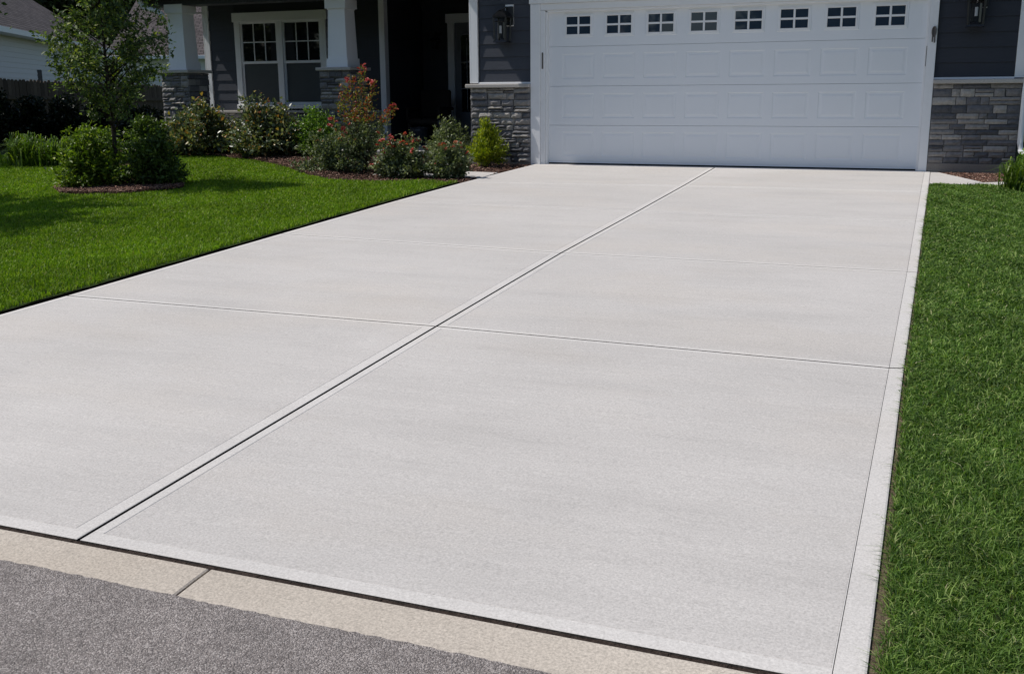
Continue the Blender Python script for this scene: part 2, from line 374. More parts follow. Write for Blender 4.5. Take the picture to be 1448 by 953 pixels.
# photo shows one joint between gutter segments
for a, c in ((-9.5, -6.45), (-6.45, -3.4), (-3.4, -.18), (-.18, 3.047), (3.047, 6.27), (6.27, 9.5), (9.5, 12.7)): gutter(a, c)
b = MB(); b.box(-9.5, -11.800, -.62, 12.7, -11.560, -.505); b.build('gutter_joint', M['joint'], None, 'structure')
b = MB(); xs = np.linspace(-.5, 5.06, 140)
for i in range(len(xs)-1):
    z = -.4955-.0012*math.sin(i*1.7)-.001*math.sin(i*.6)
    b.quad((xs[i], -11.618, z), (xs[i+1], -11.618, z), (xs[i+1], -11.586, z+.001), (xs[i], -11.586, z+.001))
b.build('expansion_joint', M['joint'], None, 'structure')

# ------------------------------------------------------------------ driveway: real slabs with tooled bands and grooves
yL = [-11.59, -8.629, -6.11, -3.87, -2.15, -0.03]
rowsL = [(-.500, -11.592), tuple(G(95, 418)[:2]), (-.405, -6.04), (-.375, -3.86), (-.31, -2.16), (-.155, -.045)]
rowsC = [(2.4836, -11.590), (2.418, -8.636), (2.378, -6.25), (2.395, -3.99), (2.398, -1.98), (2.385, -.045)]
rowsI = [(4.963, -11.590), (4.972, -8.717), (4.980, -6.288), (4.980, -4.0), (4.981, -1.95), (4.985, -.045)]
rowsR = [(5.0465, -11.590), (5.040, -8.700), (5.047, -6.2935), (5.048, -4.0), (5.053, -1.98), (5.052, -.045)]
b = MB()
def Hs(x, y): return float(H(x, y))
def slab(c4, bw, gv, field=0, deep=.09, st=(1, 1, 1, 1), lip=(.0035, .004, .0035, .004)):
    """c4: corners BL BR TR TL; bw: band widths (front,right,back,left); gv: half joint widths"""
    c = [np.array(q[:2], float) for q in c4]
    def inset(w4):
        out_ = []
        lines = []
        for i in range(4):
            a, d = c[i], c[(i+1) % 4]-c[i]; nrm = np.array([-d[1], d[0]])/np.hypot(*d)
            lines.append((a+nrm*w4[i], d))
        for i in range(4):
            (p1, d1), (p2, d2) = lines[i-1], lines[i]
            A = np.array([d1, -d2]).T; t = np.linalg.solve(A, p2-p1)[0]; out_.append(p1+d1*t)
        return out_
    W = lambda k: [gv[i]+k*(bw[i] if k in (1,) else 0) for i in range(4)]
    R0 = inset(gv); R1 = inset([g_+l_ for g_, l_ in zip(gv, lip)]); R2 = inset([g_+bw_ for g_, bw_ in zip(gv, bw)])
    R3 = inset([g_+bw_+.0003+.0028*k_ for g_, bw_, k_ in zip(gv, bw, st)]); R4 = inset([g_+bw_+.0006+.0055*k_ for g_, bw_, k_ in zip(gv, bw, st)])
    levels = [(R0, -deep, 1), (R0, -.0018, 2), (R1, 0, 1), (R2, 0, 1), (R3, (-.0022 if field == 0 else 0), 1), (R4, (-.0006 if field == 0 else 0), 0)]
    def subdiv(r, dz):
        pts = []
        for i in range(4):
            for k in range(6):
                q_ = r[i]+(r[(i+1) % 4]-r[i])*k/6; pts.append((q_[0], q_[1], Hs(*q_)+dz))
        return pts
    ids = [[b.vert(p) for p in subdiv(r, dz)] for r, dz, _ in levels]
    for li in range(len(ids)-1):
        for i in range(24): b.face([ids[li][i], ids[li][(i+1) % 24], ids[li+1][(i+1) % 24], ids[li+1][i]], levels[li+1][2] if li < 4 else 0)
    b.face(ids[-1], field)
for r in range(5):
    f = .062 if r == 0 else .034; k = .034 if r < 4 else .04
    gf = .0 if r == 0 else .0080; gb = .0060
    slab([rowsL[r], rowsC[r], rowsC[r+1], rowsL[r+1]], (f, .062, k, .055), (gf, .0072, gb, 0))
    slab([rowsC[r], rowsI[r], rowsI[r+1], rowsC[r+1]], (f, .004, k, .045), (gf, .0008, gb, .0072), st=(1, 0, 1, 1), lip=(.0035, .0008, .0035, .004))
    slab([rowsI[r], rowsR[r], rowsR[r+1], rowsI[r+1]], (.012, .012, .012, .006), (gf, 0, gb, .0008), 1, st=(0, 0, 0, 0), lip=(.0035, .006, .0035, .0008))
drv = b.build('driveway', [M['conc'], M['band'], M['grime']], None, 'structure')
# joint bottoms: a dark bed a few centimetres down
b = MB()
for r in range(5):
    for (a, c, w_, dz) in ((rowsC[r], rowsC[r+1], .0095, -.0095), (rowsI[r], rowsI[r+1], .004, -.0045)):
        b.quad((a[0]-w_, a[1], Hs(*a)+dz), (a[0]+w_, a[1], Hs(*a)+dz), (c[0]+w_, c[1], Hs(*c)+dz), (c[0]-w_, c[1], Hs(*c)+dz))
    if r:
        a, c, d = rowsL[r], rowsC[r], rowsR[r]
        for s_, e_ in ((a, c), (c, d)):
            b.quad((s_[0]+.01, s_[1]-.006, Hs(*s_)-.0075), (e_[0]-(.013 if e_ is c else .0), e_[1]-.006, Hs(*e_)-.0075), (e_[0]-(.013 if e_ is c else .0), e_[1]+.006, Hs(*e_)-.0075), (s_[0]+.01, s_[1]+.006, Hs(*s_)-.0075))
b.build('driveway_joint', M['joint'], None, 'structure')
# threshold strip, side aprons and walks
def flat_slab(name, pts, dz=-.004, th=.08, mats=None, kind='structure', rnd=.006):
    b = MB(); P = [np.array(p[:2], float) for p in pts]; c = sum(P)/len(P)
    top = [(p[0], p[1], Hs(*p)+dz-rnd) for p in P]
    inn = [(lambda q_: (q_[0], q_[1], Hs(*q_)+dz))(p+(c-p)/np.linalg.norm(c-p)*rnd*1.4) for p in P]
    b.rings([[(p[0], p[1], p[2]-th) for p in top], top, inn]); return b.build(name, mats or M['conc'], None, kind)
flat_slab('garage_threshold', [(-.21, -.041), (5.06, -.041), (5.06, .30), (-.21, .30)], -.002)
PATHP = [(-.32, -1.62), (-.325, -1.05), (-.66, -.62), (-1.6, -.50), (-3.1, -.42), (-3.1, .29), (-1.6, .29), (-1.6, -.2), (-3.9, -.2), (-3.9, -.95), (-1.6, -1.12)]
PATHP = [(-.32, -1.62), (-.325, -1.05), (-.80, -1.0), (-1.35, -1.0), (-1.35, .60), (-1.95, .60), (-1.95, -1.55), (-1.1, -1.62)]
flat_slab('path', PATHP, -.010)
flat_slab('apron', [(5.056, -1.18), (5.056, -.05), (5.14, -.06), (5.62, -.98), (5.46, -1.18)], -.003)
flat_slab('path', [(5.47, -1.18), (5.63, -.975), (5.98, -.80), (7.5, -.78), (7.5, -1.22)], -.006)

# ------------------------------------------------------------------ beds and lawns
def inside(px, py, poly):
    c = np.zeros(len(px), bool); n = len(poly)
    for i in range(n):
        x1, y1 = poly[i]; x2, y2 = poly[(i+1) % n]
        t = (y1 > py) != (y2 > py)
        with np.errstate(divide='ignore', invalid='ignore'): xi = (x2-x1)*(py-y1)/(y2-y1+1e-12)+x1
        c ^= t & (px < xi)
    return c
def smoothpoly(pts, n=6):
    P = [np.array(p[:2], float) for p in pts]; out_ = []
    for i in range(len(P)):
        a, b_, c, d = P[i-1], P[i], P[(i+1) % len(P)], P[(i+2) % len(P)]
        for k in range(n):
            t = k/n; out_.append(tuple(.5*((2*b_)+(c-a)*t+(2*a-5*b_+4*c-d)*t*t+(-a+3*b_-3*c+d)*t**3)))
    return out_
bed_edge = [G(*p)[:2] for p in ((626, 260), (598, 257), (539, 259), (471, 257), (434, 250), (402, 238), (360, 229), (300, 223), (240, 223))]
bed_front = [(-.41, -2.55)] + [tuple(p) for p in bed_edge] + [(-8.3, .35), (-8.5, .8)]
BED = bed_front + [(-8.4, 2.6), (-1.0, 2.6), (-.16, -.06), (-.30, -1.0), (-.36, -2.1)]
def ring(cx, cy_, rx, ry, n=40, seed=0):
    r_ = np.random.default_rng(seed); ph = r_.uniform(0, 6, 3)
    return [(cx+rx*math.cos(t)*(1+.07*math.sin(3*t+ph[0])+.04*math.sin(7*t+ph[1])), cy_+ry*math.sin(t)*(1+.07*math.sin(3*t+ph[0])+.04*math.sin(7*t+ph[1]))) for t in np.linspace(0, 2*math.pi, n, endpoint=False)]
ISL = ring(-4.36, -3.72, .86, .62, 40, 3)
LILY = ring(-7.0, -1.35, .95, .5, 40, 5)
RBED = [(5.07, -.04), (5.15, -.09), (5.63, -.965), (6.0, -.79), (6.6, -.79), (6.6, -.03)]
def bed_dz(x, y):
    return -.030+.062*np.clip((-1.95-np.asarray(x))/.5, 0, 1)
def poly_sheet(name, poly, dz, mat, kind='structure', res=.12, bumpy=.0):
    P = np.array(poly); import mathutils.geometry as mg
    x0, y0 = P.min(0); x1, y1 = P.max(0)
    X, Y = np.meshgrid(np.arange(x0, x1, res)+res/2, np.arange(y0, y1, res)+res/2); X = X.ravel(); Y = Y.ravel()
    ok = inside(X, Y, poly); pts = [Vector((float(a), float(b_))) for a, b_ in poly]+[Vector((float(a), float(b_))) for a, b_ in zip(X[ok], Y[ok])]
    n = len(poly); res_ = mg.delaunay_2d_cdt(pts, [(i, (i+1) % n) for i in range(n)], [], 1, 1e-5)
    v = np.array([(p.x, p.y) for p in res_[0]]); z = H(v[:, 0], v[:, 1])+(dz(v[:, 0], v[:, 1]) if callable(dz) else dz)
    if bumpy: z = z+bumpy*(np.sin(v[:, 0]*9+v[:, 1]*5)+np.sin(v[:, 1]*13-v[:, 0]*4))*.5
    me = bpy.data.meshes.new(name); me.from_pydata(np.column_stack([v, z]).tolist(), [], [list(f) for f in res_[2]]); me.materials.append(mat); me.update()
    return mesh_obj(name, me, None, kind)
mats_ = {}
poly_sheet('mulch_bed', BED, bed_dz, M['mulch'], bumpy=.010)
poly_sheet('mulch_bed', ISL, .035, M['mulch'], bumpy=.012)
poly_sheet('mulch_bed', LILY, .020, M['mulch'], bumpy=.012)
poly_sheet('mulch_bed', RBED, -.030, M['mulch'], bumpy=.008)
LX = lambda y: np.interp(y, [r_[1] for r_ in rowsL], [r_[0] for r_ in rowsL])
RX = lambda y: np.interp(y, [r_[1] for r_ in rowsR], [r_[0] for r_ in rowsR])
sheetL = [(LX(y)-.052-.010*math.sin(y*7)-.006*math.sin(y*19), y) for y in np.linspace(-11.59, -2.2, 90)] + BED[1:11] + [(-8.5, 3.5), (-13, 6.0), (-16, 6), (-16, -11.59)]
LZ = .006
poly_sheet('lawn', sheetL, LZ, M['soil'], res=.5)
b = MB()
for i in range(89):
    a, c = sheetL[i], sheetL[i+1]
    b.quad((a[0], a[1], Hs(*a)+LZ), (c[0], c[1], Hs(*c)+LZ), (c[0]+.012, c[1], Hs(*c)-.08), (a[0]+.012, a[1], Hs(*a)-.08))
b.build('lawn_edge', M['edge'], None, 'structure')  # dark strip painting the shaded side of the lawn along the slab
sheetR = [(RX(y)+.012, y) for y in np.linspace(-11.59, -1.20, 16)] + [(7.5, -1.235), (10, -1.235), (10, -11.59)]
poly_sheet('lawn', sheetR, -.024, M['soilr'], res=.5)
# bare dirt strip where the lawn was edged along the slab
b = MB()
ys = np.linspace(-11.59, -1.25, 120)
for i in range(119):
    def wd(y): return .035+.03*max(0, min(1, (-10.3-y)/1.0))+.010*math.sin(y*11)+.006*math.sin(y*31)
    a, c = ys[i], ys[i+1]
    b.quad((RX(a)+.001, a, Hs(0, a)-.009), (RX(a)+wd(a), a, Hs(0, a)-.013), (RX(c)+wd(c), c, Hs(0, c)-.013), (RX(c)+.001, c, Hs(0, c)-.009))
b.build('lawn_edge_dirt', M['dirt'], None, 'structure')

def blades(name, X, Y, h, wd_, lean, mat, label, sub=2, lean_dir=None, cat='grass', dz=-.024):
    n = len(X); z = H(X, Y)+dz
    ang = rng.uniform(0, 2*math.pi, n); la = rng.uniform(0, 2*math.pi, n) if lean_dir is None else lean_dir+rng.normal(0, .6, n)
    hh = h*rng.uniform(.55, 1.2, n); le = np.abs(rng.normal(lean, lean*.6, n))*hh
    wx, wy = np.cos(ang)*wd_/2, np.sin(ang)*wd_/2; lx, ly = np.cos(la)*le, np.sin(la)*le
    base = np.stack([X, Y, z], 1); side = np.stack([wx, wy, np.zeros(n)], 1)
    mid = base + np.stack([lx*.35, ly*.35, hh*.62], 1); tip = base+np.stack([lx, ly, hh*(1-.25*np.minimum(le/hh, 1.2))], 1)
    V = np.stack([base-side, base+side, mid-side*.85, mid+side*.85, tip], 1).reshape(-1, 3)
    o = np.arange(n)*5
    Fq = np.concatenate([np.stack([o, o+1, o+3], 1), np.stack([o, o+3, o+2], 1), np.stack([o+2, o+3, o+4], 1)])
    ob = mesh_obj(name, np_mesh(name, V, Fq, mat), None, 'stuff'); tag(ob, label, cat); return ob
# left lawn
N = 900000
Y = -11.59 + rng.random(N)*13.5; X = rng.uniform(-9.8, -.2, N)
vis = inside(X, Y, [(-.2, -11.6), (-.2, -2.0), (-.2, 1.9), (-9.8, 1.9), (-9.8, -1.0), (-3.2, -11.6)])
keep = vis & inside(X, Y, sheetL) & ~inside(X, Y, ISL) & ~inside(X, Y, LILY) & (X < LX(Y)-.052-.014*rng.random(N)-.010*(np.sin(Y*23)+np.sin(Y*9.3+1)*.8+1.2))
d_ = np.hypot(X-CAM[0], Y-CAM[1]); keep &= rng.random(N) < np.clip((9.0/d_)**1.1, .25, 1)
X, Y = X[keep], Y[keep]
blades('grass', X, Y, .046, .0075*np.clip(np.hypot(X-CAM[0], Y-CAM[1])/10, .9, 1.5), .45, M['grassL'], 'short bright green lawn on the left of the driveway', dz=LZ-.003)
# right lawn, near the camera
N = 430000
Y = -11.60+rng.random(N)**1.25*10.4; X = RX(Y)+.018+rng.random(N)**1.15*2.2
d_ = np.hypot(X-CAM[0], Y-CAM[1]); edge_ok = X > RX(Y)+.012+np.where(Y < -10.4, .035*np.clip((-10.4-Y)/.8, 0, 1), 0)*(rng.random(N)**.5)
cl = np.sin(X*37+Y*11)*np.sin(Y*29-X*13); keep = edge_ok & (cl > -1+.55*rng.random(N)) & (Y < -1.235) & ((X-RX(Y) < .9) | (rng.random(N) < .4))
X, Y = X[keep], Y[keep]; d_ = np.hypot(X-CAM[0], Y-CAM[1])
blades('grass', X, Y, (.047+.007*np.sin(X*17+Y*9)+.005*np.sin(X*5-Y*3))*rng.uniform(.6, 1.12, len(X)), .0041*np.clip(d_/4.0, .9, 2.3), .85, M['grassR'], 'deep green lawn along the right edge of the driveway')

def chips(name, poly, n, dz, label, seed):
    r_ = np.random.default_rng(seed); P = np.array(poly); x0, y0 = P.min(0); x1, y1 = P.max(0)
    X = r_.uniform(x0, x1, n*2); Y = r_.uniform(y0, y1, n*2); k = inside(X, Y, poly) & ~inside(X, Y, PATHP); X = X[k][:n]; Y = Y[k][:n]; n = len(X)
    l_ = r_.uniform(.012, .045, n)/2; w_ = r_.uniform(.006, .016, n)/2; t_ = r_.uniform(.003, .007, n)/2
    a = r_.uniform(0, 2*math.pi, n); pit = r_.normal(0, .35, n)
    ux = np.stack([np.cos(a)*np.cos(pit), np.sin(a)*np.cos(pit), np.sin(pit)], 1); uy = np.stack([-np.sin(a), np.cos(a), r_.normal(0, .3, n)], 1); uz = np.cross(ux, uy)
    c = np.stack([X, Y, H(X, Y)+(dz(X, Y) if callable(dz) else dz)+.008+r_.uniform(0, .02, n)], 1); V = []
    for sx, sy_, sz in ((-1,-1,-1),(1,-.6,-1),(.8,1,-1),(-1,.7,-1),(-1,-1,1),(1,-.6,1),(.8,1,1),(-1,.7,1)): V.append(c+ux*(sx*l_)[:, None]+uy*(sy_*w_)[:, None]+uz*(sz*t_)[:, None])
    V = np.stack(V, 1).reshape(-1, 3); o = np.arange(n)*8
    F = np.concatenate([np.stack([o+i for i in f], 1) for f in ((0,3,2,1),(4,5,6,7),(0,1,5,4),(1,2,6,5),(2,3,7,6),(3,0,4,7))])
    tag(mesh_obj(name, np_mesh(name, V, F, M['chips']), None, 'stuff'), label, 'mulch')
chips('mulch', [p for p in BED], 24000, bed_dz, 'brown bark mulch in the long bed by the porch', 1)
chips('mulch', ISL, 6000, .035, 'brown bark mulch ring around the young tree', 2)
chips('mulch', RBED, 5000, -.03, 'reddish bark mulch below the right stone pier', 4)

# ------------------------------------------------------------------ THE HOUSE
house = empty('house', (2.4, 0, 0), 'dark blue grey house with white trim, stone piers and a wide white garage door', 'house')
def stones(name, x0, x1, z0, z1, yf, parent, hrange, wrange, rough=.02, seed=1, side=None, ret=.0, mat=None, base=.0):
    """stone veneer as separate stones in one mesh; face towards -Y (or side +X when side='x': x is then y)"""
    r_ = random.Random(seed); b = MB(); z = z0
    T = (lambda x, y, zz: (x, y, zz)) if side is None else ((lambda x, y, zz: (side - y, x, zz)) if ret == 0 else (lambda x, y, zz: (side + y, x, zz)))
    while z < z1-.015:
        h = r_.uniform(*hrange); h = min(h, z1-z)
        if z1-(z+h) < .025: h = z1-z
        x = x0
        while x < x1-.005:
            w_ = r_.uniform(*wrange)
            if x1-(x+w_) < .06: w_ = x1-x
            sub = [(z, h)] if (h < .07 or r_.random() < .75) else [(z, h*.5), (z+h*.5, h*.5)]
            for zs, hs in sub:
                g = .0035; p = yf-r_.uniform(.012, .012+rough)
                nx_, nz_ = max(2, int(w_/.035)), max(2, int(hs/.025))
                X = np.linspace(x+g, x+w_-g, nx_+1); Z = np.linspace(zs+g, zs+hs-g, nz_+1)
                ids = {}
                tilt = r_.uniform(-.4, .4)*rough; tx = r_.uniform(-.4, .4)*rough
                for i, xx in enumerate(X):
                    for j, z_ in enumerate(Z):
                        e = i in (0, nx_) or j in (0, nz_)
                        yy = p + (.012 if e else -r_.uniform(0, rough*.55)) + tilt*(j/nz_-.5) + tx*(i/nx_-.5)
                        ids[i, j] = b.vert(T(xx+(0 if not e else r_.uniform(-.002, .002)), yy, z_+(0 if not e else r_.uniform(-.0025, .0025))))
                for i in range(nx_):
                    for j in range(nz_): b.face([ids[i, j], ids[i+1, j], ids[i+1, j+1], ids[i, j+1]])
                bor = [ids[i, 0] for i in range(nx_)]+[ids[nx_, j] for j in range(nz_)]+[ids[i, nz_] for i in range(nx_, 0, -1)]+[ids[0, j] for j in range(nz_, 0, -1)]
                back = []
                for k in bor:
                    v = b.v[k]; back.append(b.vert((v[0], yf+.0, v[2]) if side is None else ((side, v[1], v[2]))))
                for k in range(len(bor)): b.face([bor[k], back[k], back[(k+1) % len(bor)], bor[(k+1) % len(bor)]])
            x += w_
        z += h
    o = b.build(name, mat or M['stone'], parent); return o
def lap(b, x0, x1, z0, z1, yf, ex=.175, t=.016, flip=None):
    """lap siding, boards each thicker at the foot; flip=X builds it on the plane x=X facing +X / -X"""
    z = z0
    while z < z1-.01:
        zt = min(z+ex, z1)
        pr = [(yf-t, z), (yf-.003-t*(1-(zt-z)/ex), zt), (yf+.01, zt), (yf+.01, z)]
        if flip is None: b.rings([[(x0, y, zz) for y, zz in pr], [(x1, y, zz) for y, zz in pr]])
        else: b.rings([[(flip[0]+flip[1]*(y-yf), x0, zz) for y, zz in pr], [(flip[0]+flip[1]*(y-yf), x1, zz) for y, zz in pr]])
        z = zt
# --- garage front: x -1.14 .. 6.0 on the plane y=0
b = MB(); b.box(-1.14, .03, -.3, -.10, 4.2, 2.75); b.box(4.99, .03, -.3, 6.0, 9.0, 2.75); b.box(-.10, .03, 2.16, 4.99, .3, 2.75)
b.box(-.10, .25, -.3, .02, 9, 2.16); b.box(4.875, .25, -.3, 4.99, 9, 2.16); b.box(-1.14, 8.9, -.3, 6, 9.1, 2.75); b.box(-1.14, 4.2, -.3, -1.0, 9, 2.75)
b.build('garage_wall', M['siding_shaded'], house)
b = MB(); lap(b, -1.02, -.235, 1.125, 2.72, .02); b.build('siding', M['siding'], house)
b = MB(); lap(b, 5.006, 5.895, 1.125, 2.72, .02); b.build('siding', M['siding_shaded'], house)
b = MB(); lap(b, .03, 4.2, -.1, 2.72, .0, flip=(-1.14, 1)); b.build('siding', M['siding_shaded'], house)
# trims
b = MB(); b.box(-1.15, -.012, 1.115, -1.045, .03, 2.72, .003); b.box(-1.172, -.0125, 1.115, -1.149, .12, 2.72, .003); b.build('corner_board', M['white'], house)
b = MB(); b.box(5.895, -.012, 1.115, 5.995, .03, 2.72, .003); b.box(5.994, -.0125, 1.115, 6.012, .12, 2.72, .003); b.build('corner_board', M['white'], house)
b = MB(); b.box(-1.045, -.008, 1.105, -.235, .03, 1.128, .003); b.build('sill_trim', M['white'], house)
b = MB(); b.box(5.004, -.008, 1.105, 5.895, .03, 1.128, .003); b.build('sill_trim', M['white'], house)
# casing of the door: outer board, inner jamb, header
b = MB(); b.box(-.235, -.045, -.03, -.095, .04, 2.16, .003); b.box(-.094, -.022, -.03, -.028, .06, 2.075, .003); b.box(-.027, .0, -.03, .0, .12, 2.072, .002); b.build('door_casing', M['white'], house)
b = MB(); b.box(4.905, -.045, -.03, 5.004, .04, 2.16, .003); b.box(4.890, -.022, -.03, 4.904, .06, 2.075, .003); b.box(4.877, .0, -.03, 4.8895, .12, 2.072, .002); b.build('door_casing', M['white'], house)
b = MB(); b.box(-.250, -.055, 2.165, 5.02, .04, 2.50, .003); b.box(-.0935, -.022, 2.078, 4.904, .06, 2.163, .003); b.box(-.027, .0, 2.052, 4.889, .12, 2.0765, .002); b.build('door_header', M['white'], house)
b = MB(); b.box(-1.2, -.03, 2.50, 6.05, .04, 2.75, .003); b.build('frieze_board', M['white'], house)
# keyed lock and the small catch on the casings
b = MB(); b.box(-.0745, -.030, 1.30, -.052, -.020, 1.52, .004); b.box(-.068, -.034, 1.36, -.058, -.028, 1.45, .003); b.build('bolt_plate', M['bronze'], house)
b = MB(); b.tube([(4.967+.022*math.cos(t), -.062, 1.665+.055*math.sin(t)) for t in np.linspace(-.9, math.pi+.9, 16)], .008, 6)
b.box(4.946, -.062, 1.545, 4.960, -.044, 1.625, .002); b.box(4.972, -.062, 1.535, 4.986, -.044, 1.625, .002); b.box(4.950, -.055, 1.60, 4.984, -.044, 1.72, .003); b.build('keypad_latch', M['bronze'], house)
b = MB(); b.box(4.894, -.028, 1.26, 4.901, -.020, 1.50, .002); b.build('bolt_plate', M['bronze'], house)
# --- the door
gd = MB(); DY = .075; hs = .5130
cw, m0 = .575, .426
cent = [m0+i*cw for i in range(8)]
bx = [0.0]+[(cent[i]+cent[i+1])/2 for i in range(7)]+[4.877]
def cell(b, x0, x1, z0, z1, rects, fill=True):
    """nested rectangles (x0,x1,z0,z1,y) from outside in"""
    R_ = [(x0, x1, z0, z1, DY)]+rects; ids = []
    for (a, c, d, e, y) in R_: ids.append([b.vert((a, y, d)), b.vert((c, y, d)), b.vert((c, y, e)), b.vert((a, y, e))])
    for p_, q_ in zip(ids[:-1], ids[1:]):
        for i in range(4): b.face([p_[i], p_[(i+1) % 4], q_[(i+1) % 4], q_[i]])
    if fill: b.face(ids[-1])
zs = [.012, .533, 1.064, 1.595, 2.075]
for s_ in range(4):
    z0, z1 = zs[s_]+.002, zs[s_+1]-.002
    for i in range(8):
        c = cent[i]; zc = (zs[s_]+zs[s_]+.533)/2+(.0 if s_ < 3 else .01)
        if s_ < 3:
            w2, h2 = .230, .166
            cell(gd, bx[i], bx[i+1], z0, z1, [(c-w2, c+w2, zc-h2, zc+h2, DY), (c-w2+.010, c+w2-.010, zc-h2+.010, zc+h2-.010, DY+.0048),
                                             (c-w2+.030, c+w2-.030, zc-h2+.030, zc+h2-.030, DY+.0048), (c-w2+.052, c+w2-.052, zc-h2+.052, zc+h2-.052, DY+.001)])
        else:
            w2, h2 = .212, .155
            cell(gd, bx[i], bx[i+1], z0, z1, [(c-w2, c+w2, zc-h2, zc+h2, DY), (c-w2+.006, c+w2-.006, zc-h2+.006, zc+h2-.006, DY-.008), (c-w2+.022, c+w2-.022, zc-h2+.022, zc+h2-.022, DY-.008), (c-w2+.03, c+w2-.03, zc-h2+.03, zc+h2-.03, DY-.002)])
    # top/bottom lips of each section
    gd.quad((0, DY, z1), (4.877, DY, z1), (4.877, DY+.03, z1+.002), (0, DY+.03, z1+.002)); gd.quad((0, DY, z0), (4.877, DY, z0), (4.877, DY+.03, z0-.004), (0, DY+.03, z0-.004))
gd.box(0, DY+.03, .01, 4.877, DY+.05, 2.075)
gdo = gd.build('garage_door', M['door'], house)
b = MB(); b.box(0, DY-.004, -.012, 4.877, DY+.045, .016, .003); b.build('bottom_seal', M['rubber'], gdo)
for i in range(8):
    c = cent[i]; zc = zs[3]+.2765; b = MB()
    b.k = 0; w2, h2 = .169, .115; y0 = DY-.014; y1 = DY-.001
    for (a, d, e, f) in ((c-w2-.020, c-w2, zc-h2-.02, zc+h2+.02), (c+w2, c+w2+.020, zc-h2-.02, zc+h2+.02), (c-w2+.0005, c+w2-.0005, zc+h2, zc+h2+.02), (c-w2+.0005, c+w2-.0005, zc-h2-.02, zc-h2)): b.box(a, y0, e, d, y1, f, .003)
    b.box(c-.013, y0+.002, zc-h2+.001, c+.013, y1, zc+h2-.001, .003); b.box(c-w2+.001, y0+.003, zc-.013, c-.0135, y1, zc+.013, .003); b.box(c+.0135, y0+.003, zc-.013, c+w2-.001, y1, zc+.013, .003)
    wo = b.build('door_window', M['white'], gdo)
    b = MB(); b.quad((c-w2, DY-.0035, zc-h2), (c+w2, DY-.0035, zc-h2), (c+w2, DY-.0035, zc+h2), (c-w2, DY-.0035, zc+h2)); tb = random.uniform(-.01, .01)
    for k in range(4): v = b.v[k]; b.v[k] = (v[0], v[1]+tb*(.2 if k in (0, 3) else -.0)*.3, v[2])
    # pane belongs to the window frame; it is kept in the same sub-part
    me = wo.data; nv = len(me.vertices)
    b2 = MB(); b2.v = [tuple(v.co) for v in me.vertices]+b.v; b2.f = [list(p.vertices) for p in me.polygons]+[[nv+k for k in f] for f in b.f]; b2.mi = [0]*(len(b2.f)-1)+[1]
    nm = bpy.data.meshes.new('door_window'); nm.from_pydata(b2.v, [], b2.f); nm.materials.append(M['white']); nm.materials.append(M['glass']); nm.polygons.foreach_set('material_index', b2.mi); nm.update(); wo.data = nm
# --- stone piers of the garage
b = MB(); b.box(-1.14, -.030, -.3, -.238, .029, 1.05); b.build('stone_backing', M['mortar'], house); b = MB(); b.box(5.006, -.030, -.3, 5.985, .029, 1.05); b.build('stone_backing', M['mortar'], house)
stones('stone_veneer', -1.15, -.237, .02, 1.052, -.030, house, (.06, .10), (.10, .30), .034, 4)
stones('stone_veneer', 5.007, 5.99, .10, 1.052, -.030, house, (.055, .098), (.09, .32), .012, 9)
stones('stone_veneer', -.05, .5, .02, 1.052, 0, house, (.06, .10), (.10, .26), .03, 14, side=-1.15, ret=0)
b = MB(); b.box(-1.21, -.105, 1.052, -.2355, .06, 1.104, .008); b.build('stone_ledge', M['ledge'], house)
b = MB(); b.box(5.0045, -.095, 1.052, 6.03, .06, 1.104, .008); b.build('stone_ledge', M['ledge'], house)
b = MB(); b.box(5.006, -.050, -.25, 5.99, -.031, .10, .004); b.build('footing', M['footing'], house)
b = MB(); b.box(-1.14, -.050, -.25, -.238, -.031, .018, .004); b.build('footing', M['footing'], house)
# garage eave, gutter and roof: the eave shades the whole front
EV = -.42
b = MB(); b.box(-1.46, EV, 2.62, 6.35, .05, 2.66, .004); b.build('soffit', M['white'], house)
b = MB(); b.box(-1.47, EV-.02, 2.60, 6.36, EV, 2.80, .004); b.build('fascia', M['white'], house)
b = MB(); b.rings([[(-1.55, EV-.06, 2.78), (-1.55, 4.0, 4.9), (-1.55, 9.4, 2.78), (-1.55, 9.4, 2.66), (-1.55, 4.0, 4.75), (-1.55, EV-.06, 2.66)], [(6.45, EV-.06, 2.78), (6.45, 4.0, 4.9), (6.45, 9.4, 2.78), (6.45, 9.4, 2.66), (6.45, 4.0, 4.75), (6.45, EV-.06, 2.66)]])
b.build('roof', M['shingled'], house)
# right downspout
b = MB(); b.tube([(6.045, -.06, 2.62), (6.045, -.06, 1.3), (6.02, -.10, .95), (6.02, -.10, .36), (6.035, -.12, .27), (6.08, -.18, .21), (6.16, -.28, .19)], .034, 10); b.build('downspout', M['white'], house, smooth=True)

